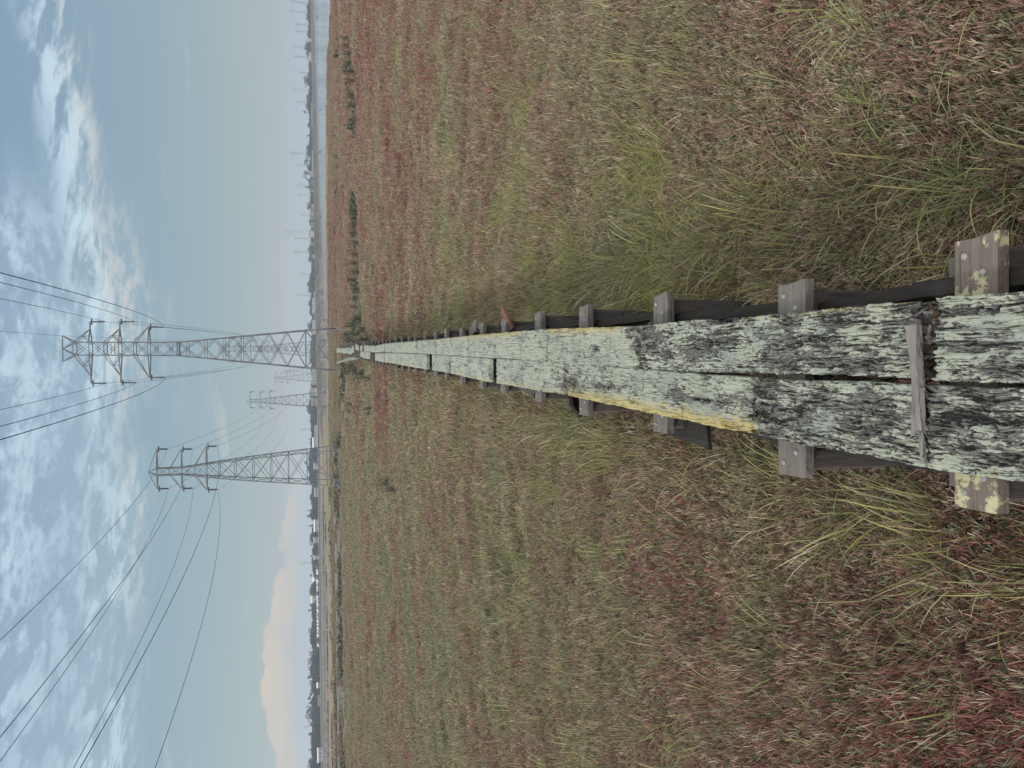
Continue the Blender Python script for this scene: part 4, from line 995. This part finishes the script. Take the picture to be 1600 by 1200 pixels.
clumpcol = bpy.data.collections.new('marsh_plant_clumps')      # never linked to the scene: only a source of meshes
def proto(name, sp, mat):
    V, F, rn, tt = ribbon_clump(sp); o = bpy.data.objects.new(name, mesh(name, V, F, mat, {'rnd': rn, 'tt': tt})); clumpcol.objects.link(o)
for k in range(5): proto(f'a_pickleweed_{k}', pickle_clump(), M['pickle'])                                           # 0-4
for k in range(3): proto(f'b_pickleweed_upright_{k}', pickle_clump(250, .19, .12, .24, .0044, 7, .16), M['pickle'])  # 5-7
for k in range(3): proto(f'c_saltgrass_mat_{k}', mat_clump(), M['grass'])                                             # 8-10
proto('d_tuft_0', grass_clump(30, .07, .16, .36, .0046, .7, None, .6), M['grass']); proto('d_tuft_1', grass_clump(34, .11, .16, .38, .0044, .8, (-.35, .3, 0), .5), M['grass'])
proto('d_tuft_2', grass_clump(22, .09, .16, .36, .0052, .6, (-.45, -.1, 0), .6), M['grass']); proto('d_tuft_3', grass_clump(9, .06, .18, .40, .0055, .7, (.3, .2, 0), .7), M['grass'])  # 11-14
for k in range(4): proto(f'd_tuft_up_{k}', grass_clump(12+5*k, .05+.02*k, .16, .34, .0058, .35, (-.18+.12*k, .1, 0), .32, .08), M['grass'])   # 15-18
proto('e_straw_0', grass_clump(6, .10, .2, .42, .003, .3, None, 1.0, 1.0), M['grass'])                               # 19
pts = []; idx = []; scl = []; rz = []
def walk(x, y): return abs(x-centre(min(max(y, -1), 56)))
def add(x, y, k, sxy, sz):
    pts.append((x, y, 0.0)); idx.append(k); scl.append((sxy, sxy, sz)); rz.append(random.uniform(0, 6.283) if k < 11 or k >= 15 else random.uniform(-.9, .9))
def nz(x, y, f, s): return noise.fractal(Vector((x*f, y*f, s)), 1.0, 2.0, 3)
dcur = .35
while dcur < 118:
    s = 1.0 if dcur < 7 else min(3.2, (dcur/7)**.62)
    cell = .155*s; amax = R(38) if dcur > 12 else (R(50) if dcur > 5 else R(78))
    nn = int(2*amax*dcur/cell)+1
    for i in range(nn):
        a_ = -amax + 2*amax*(i+random.random())/nn; r_ = dcur+random.random()*cell
        x, y = r_*math.sin(a_), r_*math.cos(a_)
        if a_ > A650-.01 and r_ > shore(a_)*.985: continue
        if r_ > 95 and random.random() < .5: continue
        if r_ > 45:
            ir = int(np.searchsorted(rad, r_)); ia = int(np.searchsorted(angs, a_))
            if mud[ir, ia] > .35 and random.random() < .93: continue
        # open ground in the muddy flats far off on the left
        dx_w = walk(x, y) if y < 56 else 9
        g1 = nz(x, y, .33, 5.0) + .42*math.exp(-((x-.75)/.4)**2)*(1 if y < 9 else .3) + (.16 if x > 0 and 3.8 < y < 9 else -.1)
        hs = .74+.42*nz(x, y, .8, 1.0)+.45*nz(x, y, 3.1, 2.0)
        hs = max(.3, hs)
        hs *= 1.0 if s < 1.5 else (1.0/(s**.25))
        if dx_w < .30: 
            if random.random() < .5 or y > 12: continue
            add(x, y, random.randrange(5), s*.9, .8); continue
        if dx_w < .55: hs *= .7
        if g1 > .38 and random.random() < .34: add(x, y, 8+random.randrange(3), s, .85+.3*random.random())
        else:
            up_ = nz(x, y, .5, 8.0)+(.25 if x < -.8 and y < 6 else 0) > .22
            add(x, y, (5+random.randrange(3)) if up_ else random.randrange(5), s*random.uniform(.9, 1.15), s*hs if s < 1.4 else s**.8*hs)
        # taller grass tufts
        g2 = nz(x, y, .55, 12.0)+.5*nz(x, y, 1.7, 14.0)
        pt = .06*(1+max(0, g1)*1.5) + (.20 if g2 > .36 else 0) + (.2 if dx_w < .95 and y < 12 else 0)
        pt *= 1 if dcur < 14 else (.6 if dcur < 30 else .32)
        if random.random() < pt and dx_w > .5:
            k = random.choice((11, 12, 12, 13, 14)); q = random.uniform(.65, 1.05); add(x+random.uniform(-.1, .1), y, k, q*s**.45, q*s**.25*(.8 if dcur > 14 else 1))
        pg = (.16+.30*max(0, nz(x, y, .8, 31.0)+.15)+.25*max(0, nz(x, y, 2.6, 33.0)))*(1 if dcur < 20 else .55)
        if dx_w > .46 and random.random() < pg: q = random.uniform(.75, 1.25); add(x+random.uniform(-.1, .1), y+random.uniform(-.1, .1), 15+random.randrange(4), q*s**.5, q*s**.2*(.85 if dcur > 14 else 1))
        if .44 < dx_w < .80 and y < 14 and random.random() < .6: add(x, y, random.choice((11, 12, 13, 15, 17, 18)), random.uniform(.8, 1.1), random.uniform(.75, 1.35))
        if random.random() < .025: add(x, y, 19, s**.3, .8)
    dcur += cell*(1.0 if dcur < 14 else 1.0 + min(3.2, (dcur-14)/22))
pm = mesh('marsh_vegetation', pts, np.zeros((0, 3), int) if False else [], None, {'scl': scl, 'rz': np.array(rz), 'idx': np.array(idx, float)})
veg = link('marsh_vegetation', pm)
tag(veg, 'dense carpet of red, plum, straw and grey-green pickleweed with green and yellow grass tufts', 'marsh vegetation', kind='stuff')
ng = bpy.data.node_groups.new('scatter', 'GeometryNodeTree')
ng.interface.new_socket('Geometry', in_out='INPUT', socket_type='NodeSocketGeometry'); ng.interface.new_socket('Geometry', in_out='OUTPUT', socket_type='NodeSocketGeometry')
N = ng.nodes; Lk = ng.links
gi = N.new('NodeGroupInput'); go = N.new('NodeGroupOutput'); iop = N.new('GeometryNodeInstanceOnPoints'); ci = N.new('GeometryNodeCollectionInfo')
ci.inputs['Collection'].default_value = clumpcol; ci.inputs['Separate Children'].default_value = True; ci.inputs['Reset Children'].default_value = True
def named(nm, t):
    a_ = N.new('GeometryNodeInputNamedAttribute'); a_.data_type = t; a_.inputs['Name'].default_value = nm; return a_.outputs[0]
Lk.new(gi.outputs[0], iop.inputs['Points']); Lk.new(ci.outputs[0], iop.inputs['Instance']); iop.inputs['Pick Instance'].default_value = True
f2i = N.new('FunctionNodeFloatToInt'); Lk.new(named('idx', 'FLOAT'), f2i.inputs[0]); Lk.new(f2i.outputs[0], iop.inputs['Instance Index'])
cxyz = N.new('ShaderNodeCombineXYZ'); Lk.new(named('rz', 'FLOAT'), cxyz.inputs[2]); Lk.new(cxyz.outputs[0], iop.inputs['Rotation'])
Lk.new(named('scl', 'FLOAT_VECTOR'), iop.inputs['Scale']); Lk.new(iop.outputs[0], go.inputs[0])
md = veg.modifiers.new('scatter', 'NODES'); md.node_group = ng
print('instances', len(pts))

# ------------------------------------------------------------------ the air
HAZE = True
if HAZE:
    m = bpy.data.materials.new('haze'); m.use_nodes = True; n = NT(m.node_tree)
    vol = n.new('ShaderNodeVolumePrincipled', {'Color': (.80, .88, .97, 1), 'Density': .00051, 'Anisotropy': .2})
    n.new('ShaderNodeOutputMaterial', {'Volume': vol.outputs[0]})
    mb = MB(); mb.box(-9500, 9500, -9500, 9500, -2.0, 72.0)
    tag(mb.build('haze', m), kind='stuff')
